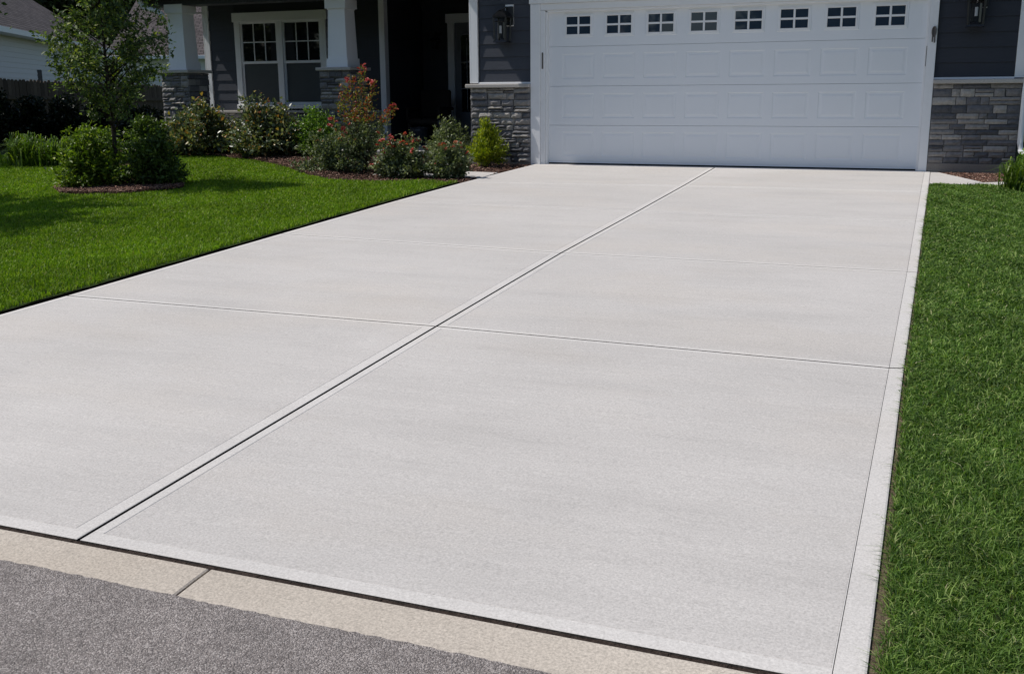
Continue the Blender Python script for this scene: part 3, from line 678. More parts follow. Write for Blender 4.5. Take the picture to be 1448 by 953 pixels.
# --- porch
WY = 2.5; FLZ = .12
b = MB(); b.box(-7.6, WY+.03, -.3, -3.92, 4.2, 2.75); b.box(-7.6, 4.0, -.3, -7.4, 8.9, 2.75); b.box(-3.93, 4.0, -.3, -1.0, 4.2, 2.75); b.box(-7.6, 8.7, -.3, -1.0, 8.9, 2.75)
b.build('house_wall', M['siding_shaded'], house)
b = MB(); lap(b, -5.02, -3.97, .70, 2.72, WY, .178); lap(b, -6.96, -5.02, 2.44, 2.72, WY, .178)
lap(b, WY+.03, 3.98, -.05, 2.72, 0, .178, flip=(-3.91, -1)); lap(b, -3.88, -1.15, .12, 2.72, 3.98, .178); b.build('siding', M['siding_shaded'], house)
b = MB(); lap(b, -7.52, -6.96, .70, 2.72, WY, .178); b.build('siding', M['siding'], house)  # lighter siding copy where the sun patch falls on this wall
b = MB(); b.box(-7.63, WY-.035, .70, -7.52, WY+.05, 2.72, .003); b.box(-7.65, WY-.036, .70, -7.6305, WY+.12, 2.72, .003); b.build('corner_board', M['white'], house)
b = MB(); b.box(-3.975, WY-.035, .12, -3.885, WY+.05, 2.72, .003); b.box(-3.8845, WY-.036, .12, -3.868, WY+.10, 2.72, .003); b.build('corner_board', M['white'], house)
stones('stone_veneer', -7.62, -3.97, .10, .655, WY-.0, house, (.06, .11), (.12, .36), .02, 21)
b = MB(); b.box(-7.64, WY-.075, .655, -3.978, WY+.02, .698, .006); b.build('stone_ledge', M['ledge'], house)
# twin double hung window
wx0, wx1, wz0, wz1 = -6.955, -5.03, .73, 2.42
win = MB(); y0, y1 = WY-.045, WY+.02
tw = .115
win.box(wx0, y0, wz0+.07, wx0+tw, y1, wz1-.16, .003); win.box(wx1-tw, y0, wz0+.07, wx1, y1, wz1-.16, .003); win.box((wx0+wx1)/2-.055, y0, wz0+.07, (wx0+wx1)/2+.055, y1, wz1-.16, .003)
win.box(wx0-.03, y0-.012, wz1-.158, wx1+.03, y1, wz1, .003); win.box(wx0-.02, y0-.02, wz0, wx1+.02, y1, wz0+.068, .003)
wino = win.build('window', M['white'], house)
for (a, c) in ((wx0+tw, (wx0+wx1)/2-.055), ((wx0+wx1)/2+.055, wx1-tw)):
    zb, zt, zm = wz0+.07, wz1-.16, (wz0+wz1)/2-.03
    b = MB(); fw = .035
    for (z0, z1, yy) in ((zm-.02, zt, WY-.022), (zb, zm+.02, WY-.006)):
        b.box(a+.0005, yy, z0, a+fw, WY+.02, z1, .002); b.box(c-fw, yy, z0, c-.0005, WY+.02, z1, .002); b.box(a+fw+.0005, yy, z1-fw, c-fw-.0005, WY+.02, z1, .002); b.box(a+fw+.0005, yy+.001, z0, c-fw-.0005, WY+.02, z0+fw+.01, .002)
    gw = (c-a-2*fw)/3
    for k in (1, 2): b.box(a+fw+gw*k-.008, WY-.010, zm+.03, a+fw+gw*k+.008, WY+.001, zt-fw-.001)
    for k in range(3): b.box(a+fw+gw*k+.009, WY-.010, (zm+zt)/2-.008, a+fw+gw*(k+1)-.009, WY+.001, (zm+zt)/2+.008)
    b.build('sash', M['white'], wino)
    b = MB(); b.quad((a, WY+.004, zm), (c, WY+.004, zm), (c, WY+.004, zt), (a, WY+.004, zt)); b.build('pane', M['glassd'], wino)
    b = MB(); b.quad((a+fw, WY+.008, zb), (c-fw, WY+.008, zb), (c-fw, WY+.008, zm), (a+fw, WY+.008, zm)); b.build('insect_screen', M['screen'], wino)
# entry door with sidelight glass, seen past the garage corner
ex = onY(635, 60, 3.97)[0]
b = MB(); b.box(ex, 3.90, .12, ex+.13, 3.96, 2.22, .003); b.box(ex-.03, 3.885, 2.221, ex+1.5, 3.96, 2.38, .003); b.box(ex+1.35, 3.90, .12, ex+1.48, 3.96, 2.22, .003); b.build('door_casing', M['white'], house)
b = MB(); b.box(ex+.132, 3.925, .14, ex+1.348, 3.965, 2.218, .003); b.box(ex+.23, 3.915, .62, ex+.262, 3.924, 1.96, .002); b.box(ex+.50, 3.915, .62, ex+.53, 3.924, 1.96, .002)
b.box(ex+.23, 3.9145, .60, ex+.53, 3.9235, .63, .002); b.tube([(ex+.38+.135*math.cos(t), 3.918, 1.93+.12*math.sin(t)) for t in np.linspace(0, math.pi, 12)], .013, 6)
fd = b.build('front_door', paint('dark_grey_door', (.16, .17, .20), .5), house)
b = MB(); b.box(ex+.262, 3.916, .64, ex+.50, 3.9235, 2.0, .002); g_ = b.build('door_glass', M['glassd'], fd)
b = MB(); b.box(ex+.264, 3.908, 1.52, ex+.498, 3.915, 1.535); b.box(ex+.264, 3.908, 1.05, ex+.498, 3.915, 1.065); b.box(ex+.375, 3.909, .65, ex+.385, 3.914, 1.95); b.build('glass_bar', paint('lead_bars', (.35, .36, .37), .4), fd)
# porch slab, step and piers
b = MB(); b.box(-7.75, .62, -.3, -1.16, WY+.02, FLZ, .01); b.box(-3.9, WY+.0205, -.3, -1.16, 3.99, FLZ, .01); b.build('porch_floor', M['band'], house)
def pcolumn(px0, px1, Y, zt):
    xc = (px0+px1)/2
    b = MB(); b.frust(xc, Y+.20, 1.395, 1.53, .195, .195, .190, .190); b.frust(xc, Y+.20, 1.531, zt-.16, .172, .172, .150, .150); b.frust(xc, Y+.20, zt-.159, zt-.14, .155, .155, .165, .165); b.frust(xc, Y+.20, zt-.139, zt, .185, .185, .185, .185)
    c = b.build('porch_column', M['column'], house)
    b = MB(); b.box(xc-.27, Y-.07, FLZ-.15, xc+.27, Y+.47, 1.34); b.build('pier_core', M['mortar'], c)
    stones('stone_pier', xc-.275, xc+.275, FLZ-.15, 1.342, Y-.07, c, (.06, .11), (.12, .30), .022, int(abs(xc)*10))
    stones('stone_pier', Y-.07, Y+.47, FLZ-.15, 1.342, 0, c, (.06, .11), (.12, .30), .022, int(abs(xc)*10)+3, side=xc+.272, ret=1) if False else None
    s2 = MB(); r_ = random.Random(int(abs(xc)*7)); z = FLZ-.15
    while z < 1.33:
        h = min(r_.uniform(.06, .11), 1.34-z); y = Y-.085
        while y < Y+.46:
            w_ = min(r_.uniform(.12, .3), Y+.47-y); s2.box(xc+.268, y+.003, z+.003, xc+.285+r_.uniform(0, .015), y+w_-.003, z+h-.003, .006); y += w_
        z += h
    s2.build('stone_pier', M['stone'], c)
    b = MB(); b.box(xc-.32, Y-.13, 1.343, xc+.32, Y+.53, 1.394, .008); b.build('pier_cap', M['ledge'], c)
c1a, c1b = onY(450, 97, .73)[0], onY(497, 97, .73)[0]
pcolumn(c1a, c1a+.60, .80, 2.43)
c2a = onY(226, 100, .73)[0]
pcolumn(c2a, c2a+.60, .80, 2.46)
# porch beam, ceiling, roof; open at the left end so the sun reaches in
b = MB(); b.box(-7.62, .83, 2.44, -1.145, 1.17, 2.66, .004); b.build('porch_beam', M['dark'], house)
b = MB(); b.box(-7.655, .815, 2.425, -7.641, WY+.1, 2.452, .002); b.build('beam_trim', M['white'], house)
b = MB(); b.box(-8.00, .36, 2.662, -1.47, 4.0, 2.70); b.build('porch_ceiling', M['dark'], house)
b = MB(); b.box(-8.02, .32, 2.60, -1.475, .36, 2.76, .004); b.box(-8.04, .36, 2.60, -8.00, 5, 2.76, .004); b.build('fascia', M['dark'], house)
b = MB(); b.rings([[(x, .28, 2.78), (x, 5.8, 4.6), (x, 9.2, 3.2), (x, 9.2, 3.05), (x, 5.8, 4.45), (x, .28, 2.70)] for x in (-8.08, -1.56)]); b.build('roof', M['shingled'], house)
# curved white downspout at the porch corner
pts = [onY(*p, .62) for p in ((196, -25), (196, -8), (198, 4), (204, 11), (213, 14), (222, 16), (229, 21), (232, 30))]
b = MB(); b.tube(pts, .042, 10); b.build('downspout', M['white'], house, smooth=True)

# --- wall lanterns (hang from the wall: things of their own)
def lantern(x, z, y, label, full=True, sc_=1.13):
    t = empty('wall_lantern', (x, y, z), label, 'wall lamp', 'black lanterns beside the garage door')
    s = sc_
    b = MB(); b.box(x-.030*s+.03*s, y-.012, z-.02*s, x+.105*s, y+.03, z+.235*s, .004); b.build('mounting_block', M['white'], t)
    b = MB(); b.box(x+.012*s, y-.034, z-.01*s, x+.112*s, y-.0125, z+.212*s, .006); b.build('back_plate', M['black'], t)
    cx = x+.0*s; cy_ = y-.13
    b = MB(); b.tube([(x+.035*s, y-.03, z+.18*s), (x+.03*s, y-.08, z+.20*s), (cx, cy_, z+.17*s)], .010, 6)
    b.frust(cx, cy_, z+.085*s, z+.150*s, .098*s, .098*s, .045*s, .045*s); b.frust(cx, cy_, z+.1505*s, z+.170*s, .05*s, .05*s, .02*s, .02*s)
    b.box(cx-.090*s, cy_-.090*s, z+.075*s, cx+.090*s, cy_+.090*s, z+.0845*s)
    b.frust(cx, cy_, z-.215*s, z-.196*s, .088*s, .088*s, .080*s, .080*s)
    for sx in (-1, 1):
        for sy_ in (-1, 1): b.tube([(cx+sx*.070*s, cy_+sy_*.070*s, z-.196*s), (cx+sx*.080*s, cy_+sy_*.080*s, z+.076*s)], .0115*s, 4)
    for (a, c) in (((-1, -1), (1, -1)), ((1, -1), (1, 1)), ((1, 1), (-1, 1)), ((-1, 1), (-1, -1))):
        b.tube([(cx+a[0]*.078*s, cy_+a[1]*.078*s, z+.03*s), (cx+c[0]*.078*s, cy_+c[1]*.078*s, z+.03*s)], .004*s, 4)
    b.build('cage', M['black'], t)
    b = MB(); b.rings([[(cx+a*.058*s, cy_+c*.058*s, zz) for a, c in ((math.cos(k), math.sin(k)) for k in np.linspace(0, 2*math.pi, 12, endpoint=False))] for zz in (z-.17*s, z+.02*s)]); b.build('lamp_glass', M['lampglass'], t)
    b = MB(); b.tube([(cx, cy_-.050*s, z-.11*s), (cx, cy_-.050*s, z-.02*s)], .016*s, 10); b.build('bulb', M['bulb'], t)
    b = MB(); k = .070*s
    return t
pl = onY(710, 38, -.13); lantern(pl[0], pl[2]+.03, -.0, 'black wall lantern on blue grey siding, left of the garage door')
pl = onY(1381, 12, -.13); lantern(pl[0], pl[2]+.03, -.0, 'black wall lantern on shaded siding, right of the garage door')
pl = onY(615, 60, 3.85)
t = empty('porch_lamp', (pl[0], 3.96, pl[2]), 'small dark wall lamp in the shaded porch beside the front door', 'wall lamp')
b = MB(); b.box(pl[0]-.05, 3.93, pl[2]-.02, pl[0]+.05, 3.96, pl[2]+.16, .005); b.tube([(pl[0], 3.94, pl[2]+.12), (pl[0], 3.86, pl[2]+.13), (pl[0], 3.84, pl[2]+.05)], .012, 6); b.frust(pl[0], 3.84, pl[2]+.02, pl[2]+.07, .07, .07, .03, .03); b.build('bracket', M['black'], t)
b = MB(); b.frust(pl[0], 3.84, pl[2]-.12, pl[2]+.019, .04, .04, .05, .05); b.build('lamp_shade', M['lampglass'], t)

# --- porch furniture in the dark recess
pc = onY(607, 185, 3.1)
t = empty('porch_chair', (pc[0], 3.1, FLZ), 'dark wicker armchair standing deep in the shaded porch', 'chair')
x = pc[0]
b = MB(); b.box(x-.30, 2.85, FLZ+.32, x+.30, 3.40, FLZ+.42, .02); b.build('seat', M['wicker'], t)
b = MB(); b.box(x-.30, 3.36, FLZ+.42, x+.30, 3.44, FLZ+.92, .03); b.build('backrest', M['wicker'], t)
for s_ in (-1, 1):
    b = MB(); b.box(x+s_*.31-.035, 2.85, FLZ+.56, x+s_*.31+.035, 3.42, FLZ+.62, .015); b.box(x+s_*.31-.02, 2.86, FLZ+.40, x+s_*.31+.02, 2.90, FLZ+.565, .004); b.build('armrest', M['wicker'], t)
    for yy in (2.88, 3.38): b = MB(); b.frust(x+s_*.27, yy, FLZ, FLZ+.33, .02, .02, .03, .03); b.build('leg', M['wicker'], t)
def pot(px, Y, r0, h, label, foliage=True):
    x = onY(px, 170, Y)[0]; t = empty('planter', (x, Y, FLZ), label, 'plant pot')
    b = MB(); n = 20; prof = [(r0*.62, 0), (r0*.85, h*.35), (r0, h*.8), (r0*.96, h*.92), (r0*1.05, h), (r0*.93, h), (r0*.88, h*.9)]
    b.rings([[(x+r_*math.cos(a), Y+r_*math.sin(a), FLZ+z) for a in np.linspace(0, 2*math.pi, n, endpoint=False)] for r_, z in prof]); b.build('pot', M['pot'], t, smooth=False); return t, x
potA, pax = pot(629, 3.0, .17, .42, 'round dark glazed pot by the front door casing')
potB, pbx = pot(592, 2.2, .15, .30, 'low dark planter near the porch edge')

# ------------------------------------------------------------------ neighbour houses and fence
def uvroof(name, quads, mat, parent, th=.12):
    """roof planes given as (eaveA, eaveB, ridgeB, ridgeA) with metric uv"""
    me = bpy.data.meshes.new(name); v = []; f = []; uv = []
    for q_ in quads:
        q_ = [Vector([float(c) for c in p]) for p in q_]; i = len(v); v += [tuple(p) for p in q_]; v += [tuple(p-Vector((0, 0, th))) for p in q_]
        n = len(q_); f.append(list(range(i, i+n))); f.append(list(range(i+n, i+2*n))[::-1])
        u = (q_[1]-q_[0]).normalized(); nn = u.cross(q_[-1]-q_[0]).normalized(); w_ = nn.cross(u)
        uvs = [((p-q_[0]).dot(u), (p-q_[0]).dot(w_)) for p in q_]; uv += uvs; uv += uvs[::-1]
        for k in range(n): f.append([i+k, i+n+k, i+n+(k+1) % n, i+(k+1) % n]); uv += [uvs[k], (uvs[k][0], uvs[k][1]-.1), uvs[(k+1) % n], uvs[(k+1) % n]]
    me.from_pydata(v, [], f); l = me.uv_layers.new(name='UVMap')
    for k, c in enumerate(uv): l.data[k].uv = c
    me.materials.append(mat); me.update(); return mesh_obj(name, me, parent)
def nhouse(A, B, zt, zg, depth, rise, oh, label, over=.45, win=None, hipB=0.0):
    """long wall from A to B (xy), house body behind it"""
    A = Vector(A); B = Vector(B); u = (B-A).normalized(); n = Vector((-u.y, u.x));
    if n.dot(A-Vector((CAM[0], CAM[1]))) < 0: n = -n
    Lg = (B-A).length; t = empty('neighbour_house', (A.x, A.y, zg), label, 'house')
    P = lambda s, d, z: (A.x+u.x*s+n.x*d, A.y+u.y*s+n.y*d, z)
    b = MB(); z = zg
    while z < zt-.01:
        z1 = min(z+.15, zt); b.rings([[P(s, d, zz) for d, zz in ((-.014, z), (0, z1), (.05, z1), (.05, z))] for s in (0, Lg)]); z = z1
    b.rings([[P(s, d, zz) for d, zz in ((.05, zg), (.05, zt), (depth/2, zt+rise-.1), (depth, zt), (depth, zg))] for s in (0, Lg)]); b.build('wall', M['nwhite'], t)
    b = MB(); e = .10; b.rings([[P(s, d, zz) for d, zz in ((-over-.1, zt-.02), (-over-.1, zt+.13), (-over, zt+.14), (-over, zt-.02))] for s in (-oh, Lg+oh)])
    b.rings([[P(s, d, zz) for d, zz in ((-over, zt-.01), (-over, zt+.02), (.05, zt+.02), (.05, zt-.01))] for s in (-oh, Lg+oh)]); b.build('gutter', M['white'], t)
    e1 = [P(-oh, -over, zt+.14), P(Lg+oh, -over, zt+.14), P(Lg+oh-hipB, depth/2, zt+rise+.14), P(-oh, depth/2, zt+rise+.14)]
    e2 = [P(Lg+oh, depth+over, zt+.14), P(-oh, depth+over, zt+.14), P(-oh, depth/2, zt+rise+.14), P(Lg+oh-hipB, depth/2, zt+rise+.14)]
    q_ = [e1, e2]
    if hipB: q_.append([P(Lg+oh, -over, zt+.14), P(Lg+oh, depth+over, zt+.14), P(Lg+oh-hipB, depth/2, zt+rise+.14)])
    uvroof('roof', q_, M['shingle'], t)
    if win:
        for s, w_, z0, z1 in win:
            b = MB(); b.rings([[P(ss, -.03, zz) for ss, zz in ((s, z0), (s+w_, z0), (s+w_, z1), (s, z1))], [P(ss, .02, zz) for ss, zz in ((s, z0), (s+w_, z0), (s+w_, z1), (s, z1))]]); b.build('window_frame' if False else 'window', M['white'], t)
            b = MB(); b.quad(P(s+.08, -.034, z0+.08), P(s+w_-.08, -.034, z0+.08), P(s+w_-.08, -.034, z1-.08), P(s+.08, -.034, z1-.08)); b.build('pane', M['glassd'], t)
    return t, P
A0 = atD(0, 46, 30.0); A1 = atD(72, 60, 35.7); dA = (A1-A0)
E_ = A0-dA*1.2; E2 = A0+dA*2.5
nhouse((E_[0], E_[1]), (E2[0], E2[1]), 2.70, -.9, 9, 3.2, .4, 'pale sided neighbour house with a brown shingle roof, at the far left', hipB=0)
B0 = atD(165, 84, 50); B1 = atD(330, 80, 50)
nhouse((B0[0], B0[1]), (B1[0], B1[1]), 2.65, -.9, 10, 3.1, .4, 'second pale neighbour house seen behind the left porch column', win=[((B1-B0)[0]*0+3.85, .55, 1.15, 2.1)])
# meter box and pipe at the first neighbour's wall
mb = atD(62, 106, 34.2)
t = empty('utility_box', mb, 'small dark utility box on the neighbour wall above the fence', 'utility box')
b = MB(); b.box(mb[0]-.16, mb[1]-.45, mb[2]-.25, mb[0]+.16, mb[1]-.20, mb[2]+.15, .03); b.tube([(mb[0]-.2, mb[1]-.3, mb[2]+.5), (mb[0]-.2, mb[1]-.3, mb[2]-.6)], .02, 6); b.build('meter_case', M['dark'], t)
def picket_fence(P0, P1, z0a, z0b, h, label):
    P0 = Vector(P0); P1 = Vector(P1); u = (P1-P0).normalized(); n = Vector((u.y, -u.x)); Lg = (P1-P0).length
    if n.y > 0: n = -n
    t = empty('fence', (P0.x, P0.y, z0a), label, 'fence'); r_ = random.Random(3); b = MB(); s = 0
    while s < Lg:
        w_ = .14; zg = z0a+(z0b-z0a)*s/Lg; hh = h+r_.uniform(-.025, .025); y_ = r_.uniform(0, .01)
        P = lambda ss, d, z: (P0.x+u.x*ss+n.x*d, P0.y+u.y*ss+n.y*d, z)
        prof = [(s, zg), (s+w_, zg), (s+w_, zg+hh-.05), (s+w_-.035, zg+hh), (s+.035, zg+hh), (s, zg+hh-.05)]
        b.rings([[P(a, y_, z) for a, z in prof], [P(a, y_+.02, z) for a, z in prof]]); s += w_+.012
    b.build('pickets', M['fence'], t)
    b = MB()
    for zr in (.35, 1.35):
        b.rings([[(P0.x+u.x*s+n.x*d, P0.y+u.y*s+n.y*d, z0a+(z0b-z0a)*s/Lg+zr+dz) for d, dz in ((-.06, 0), (-.002, 0), (-.002, .09), (-.06, .09))] for s in (0, Lg)])
    b.build('rail', M['fence'], t)
F0 = atD(-30, 111, 25); F1 = atD(300, 124, 37)
picket_fence((F0[0], F0[1]), (F1[0], F1[1]), F0[2]-1.83, F1[2]-1.83, 1.83, 'dark brown wooden picket fence running behind the left garden')

# ------------------------------------------------------------------ plants
def unit(n, r_):
    v = r_.normal(size=(n, 3)); return v/np.linalg.norm(v, axis=1)[:, None]
def leaves_mesh(name, C, D, Nn, Lh, Wd, mat, fold=.35):
    """pointed folded leaves: C base points, D direction, Nn approximate normal"""
    n = len(C); D = D/np.linalg.norm(D, axis=1)[:, None]; S = np.cross(D, Nn); S /= (np.linalg.norm(S, axis=1)[:, None]+1e-9); U = np.cross(S, D)
    Lh = np.asarray(Lh)[:, None]; Wd = np.asarray(Wd)[:, None]
    a = C; t = C+D*Lh-U*Lh*.12; l = C+D*Lh*.45+S*Wd*.5+U*Wd*fold*.5; r = C+D*Lh*.45-S*Wd*.5+U*Wd*fold*.5
    V = np.stack([a, l, t, r], 1).reshape(-1, 3); o = np.arange(n)*4
    F = np.concatenate([np.stack([o, o+2, o+1], 1), np.stack([o, o+3, o+2], 1)])
    return np_mesh(name, V, F, mat)
def flower_mesh(name, C, size, mat, r_, petals=6):
    n = len(C); base = unit(n, r_); base[:, 2] = np.abs(base[:, 2])+.4; base[:, 1] -= .4; base /= np.linalg.norm(base, axis=1)[:, None]
    ref = unit(n, r_); S = np.cross(base, ref); S /= np.linalg.norm(S, axis=1)[:, None]; T = np.cross(base, S)
    CC = []; DD = []; NN = []; LL = []
    for ly, (tilt, k) in enumerate(((.25, 1.0), (.8, .75))):
        for p_ in range(petals):
            a = 2*math.pi*p_/petals+ly*.5; d = (S*math.cos(a)+T*math.sin(a))+base*tilt
            CC.append(C); DD.append(d); NN.append(base); LL.append(np.full(n, size*k)*r_.uniform(.8, 1.15, n))
    CC = np.concatenate(CC); DD = np.concatenate(DD); NN = np.concatenate(NN); LL = np.concatenate(LL)
    return leaves_mesh(name, CC, DD, NN, LL, LL*.95, mat, .6)
def shape_r(v, lump, ph):
    return 1+lump*(np.sin(v[:, 0]*3.1+ph[0])*np.cos(v[:, 1]*2.7+ph[1])+.6*np.sin(v[:, 2]*5+ph[2])+.5*np.sin(v[:, 0]*7+v[:, 2]*5+ph[3]))
def shrub(name, label, cat, x, y, rx, ry, h, mat, n, ll, ratio=.5, zlow=.06, lump=.16, seed=0, flowers=None, spike=.25, droop=.0, stems=9, group=None, top=None, z0=None):
    r_ = np.random.default_rng(seed); zg = Hs(x, y)-.02 if z0 is None else z0
    t = empty(name, (x, y, zg), label, cat, group)
    K = max(40, n//28); v = unit(K, r_); v[:, 2] = np.where(v[:, 2] < -.75, -v[:, 2], v[:, 2]); ph = r_.uniform(0, 6, 4)
    rr = r_.uniform(0, 1, K)**.30; rr *= shape_r(v, lump, ph)*r_.uniform(1-spike*.5, 1+spike*.6, K)
    zc = .34*h; hz = np.where(v[:, 2] > 0, .64*h, .36*h)
    tips = np.stack([x+v[:, 0]*rx*rr, y+v[:, 1]*ry*rr, zg+zc+v[:, 2]*hz*rr], 1)
    low_ = np.clip(1-(tips[:, 2]-zg)/(.30*h), 0, 1)
    sq = 1+.16*np.sin(np.pi*np.clip((tips[:, 2]-zg)/h, 0, 1))-.22*low_
    tips[:, 0] = x+(tips[:, 0]-x)*sq; tips[:, 1] = y+(tips[:, 1]-y)*sq
    tips[:, 2] = np.maximum(tips[:, 2], zg+.03)
    if top is not None:   # taper of the outline with height
        f = top((tips[:, 2]-zg)/h); tips[:, 0] = x+(tips[:, 0]-x)*f; tips[:, 1] = y+(tips[:, 1]-y)*f
    root = np.array([x, y, zg+.12*h]); per = n//K
    i = np.repeat(np.arange(K), per); m_ = len(i); f = 1-r_.random(m_)**1.6*.34
    C = root+(tips[i]-root)*f[:, None]+r_.normal(0, 1, (m_, 3))*np.array([.045, .045, .04])*(rx+ry)/1.0
    D = (tips[i]-root)/np.linalg.norm(tips[i]-root, axis=1)[:, None]*.7+unit(m_, r_)*.9; D[:, 2] += .15-droop
    C[:, 2] = np.where(C[:, 2] < zg+.015, zg+.015+r_.random(m_)*.05, C[:, 2])
    Nn = unit(m_, r_)*.7+np.array([0, 0, .8]); Lh = ll*1.12*r_.uniform(.5, 1.45, m_)
    mesh_obj('foliage', leaves_mesh('foliage', C, D, Nn, Lh, Lh*ratio*r_.uniform(.8, 1.2, m_), mat), t)
    b = MB()
    for k in r_.choice(K, min(K, stems), replace=False):
        e = root+(tips[k]-root)*.85; mid = (root+e)/2+r_.normal(0, .03, 3)*h; b.tube([(x+r_.normal(0, .03), y+r_.normal(0, .03), zg-.03), root+(mid-root)*.5, mid, e], [.012*h+.003, .009*h+.003, .006*h+.002, .002], 5)
    b.build('stem', M['stem'], t)
    if flowers:
        for fname, fm, cnt, sz, zmin in flowers:
            cand = np.where((tips[:, 2]-zg > zmin*h) & (rr > .8))[0]
            if len(cand) == 0: continue
            pk = r_.choice(cand, min(cnt, len(cand)), replace=False); C = tips[pk]+(tips[pk]-root)*.04
            for c_ in C: mesh_obj(fname, flower_mesh(fname, c_[None, :], sz*r_.uniform(.8, 1.25), fm, r_), t)
    return t
def px_shrub(px0, px1, pyb, pyt, Y=None):
    """place and size from where it stands in the photograph"""
    xm = (px0+px1)/2; q_ = G(xm, pyb) if Y is None else onY(xm, pyb, Y); D = float(np.dot(q_-CAM, FW))
    return q_[0], q_[1], (px1-px0)/2*D/FOC, (pyb-pyt)*D/FOC/1.0
def S(name, label, cat, px0, px1, pyb, pyt, mat, n, ll, Y=None, **kw):
    x, y, rx, h = px_shrub(px0, px1, pyb, pyt, Y)
    ryk = kw.pop('ry', .85); return shrub(name, label, cat, x, y+rx*.4, rx*1.0, rx*ryk, h*1.0, mat, n, ll, z0=Hs(x, y)-.03, **kw)
RG = 'shrubs in the porch bed'
S('rose_shrub', 'large dark shrub with coppery tips at the foot of the left porch column', 'shrub', 222, 332, 222, 146, LEAF['rose'], 11500, .060, seed=1, lump=.18, spike=.4, ratio=.62, flowers=[('flower', LEAF['orange'], 14, .022, .7)], group=RG)
S('rose_shrub', 'coppery tipped shrub below the twin porch window', 'shrub', 322, 418, 226, 148, LEAF['rose'], 10000, .057, seed=2, lump=.2, spike=.4, ratio=.62, flowers=[('flower', LEAF['orange'], 20, .024, .55)], group=RG)
S('round_shrub', 'rounded fresh green shrub in front of the window pier', 'shrub', 408, 476, 222, 152, LEAF['green'], 6500, .040, Y=.05, seed=3, lump=.08, spike=.12, group=RG)
S('low_rose', 'low loose rose bush with pinkish buds in front of the green shrub', 'shrub', 414, 500, 247, 194, LEAF['sage'], 5000, .042, ry=.6, seed=4, lump=.25, spike=.4, ratio=.4, flowers=[('flower', LEAF['orange'], 12, .026, .6)], group=RG)
S('red_rose_bush', 'rose bush with dark red flowers, nearer the tall red tipped shrub', 'rose bush', 522, 602, 251, 197, LEAF['sage'], 5600, .042, ry=.6, seed=5, lump=.22, spike=.35, flowers=[('flower', LEAF['red'], 40, .040, .3)], group='red flowering rose bushes by the walk')
S('red_rose_bush', 'rounder rose bush with coral red flowers at the driveway corner', 'rose bush', 592, 660, 252, 197, LEAF['sage'], 5200, .038, ry=.6, seed=6, lump=.12, spike=.22, flowers=[('flower', LEAF['red'], 10, .034, .6), ('bud', LEAF['orange'], 16, .026, .72)], group='red flowering rose bushes by the walk')
S('light_shrub', 'airy pale green shrub left of the stone pier by the garage', 'shrub', 600, 668, 225, 166, LEAF['sage'], 5500, .036, Y=.15, seed=7, lump=.2, spike=.35, group=RG)
S('golden_arborvitae', 'yellow green upright arborvitae in front of the left garage pier', 'shrub', 664, 709, 237, 169, LEAF['gold'], 9000, .034, Y=-.42, seed=8, lump=.16, spike=.34, ratio=.35, droop=-.5, top=lambda q_: np.clip(1.3-.52*q_, .3, 1.12), ry=.7)
# tall loose shrub with red tips
x, y, rx, h = px_shrub(468, 560, 243, 96)
def tall_shrub():
    r_ = np.random.default_rng(21); zg = Hs(x, y)-.03
    t = empty('tall_shrub', (x, y, zg), 'tall loose shrub with orange red tips in front of the dark porch', 'shrub'); b = MB(); C = []; D = []; tp = []
    px_t = [(512, 98), (527, 118), (496, 112), (486, 122), (548, 160), (558, 152), (540, 175), (480, 150), (470, 172), (505, 130), (520, 145), (500, 160), (515, 175), (530, 165), (490, 185), (476, 195), (545, 190), (508, 195), (525, 200), (495, 205), (483, 135), (533, 190)]
    for (a, c) in px_t:
        yy = y+r_.uniform(-.22, .22); e = onY(a, c, yy); root = np.array([x+r_.uniform(-.05, .05), y+r_.uniform(-.04, .04), zg])
        m1 = root+(e-root)*.45+np.array([(e[0]-root[0])*-.18, 0, .03]); b.tube([root, m1, e], [.010, .007, .0025], 5)
        for k in range(230):
            f = r_.uniform(.16, 1.03)**.75; p = (root*(1-f)**2+2*f*(1-f)*m1+e*f*f)+r_.normal(0, .05, 3)*(1.15-.5*f); C.append(p); D.append((e-root)*.4+r_.normal(0, .5, 3))
        tp.append(e)
    b.build('stem', M['stem'], t); C = np.array(C); D = np.array(D); n = len(C); Lh = .044*r_.uniform(.6, 1.3, n)
    low = C[:, 2] < zg+h*.48
    for nm, sel, mt in (('foliage', low, LEAF['sage']), ('young_foliage', ~low, LEAF['nandina'])):
        mesh_obj(nm, leaves_mesh(nm, C[sel], D[sel], unit(sel.sum(), r_)+np.array([0, 0, .7]), Lh[sel], Lh[sel]*.45, mt), t)
    tp = np.array(tp); pk = tp[[0, 1, 4, 5, 8, 14, 2]]; pk = np.concatenate([pk+r_.normal(0, .035, pk.shape) for _ in range(5)])
    for c_ in pk: mesh_obj('red_tip', flower_mesh('red_tip', c_[None, :], .036, LEAF['red'], r_), t)
tall_shrub()
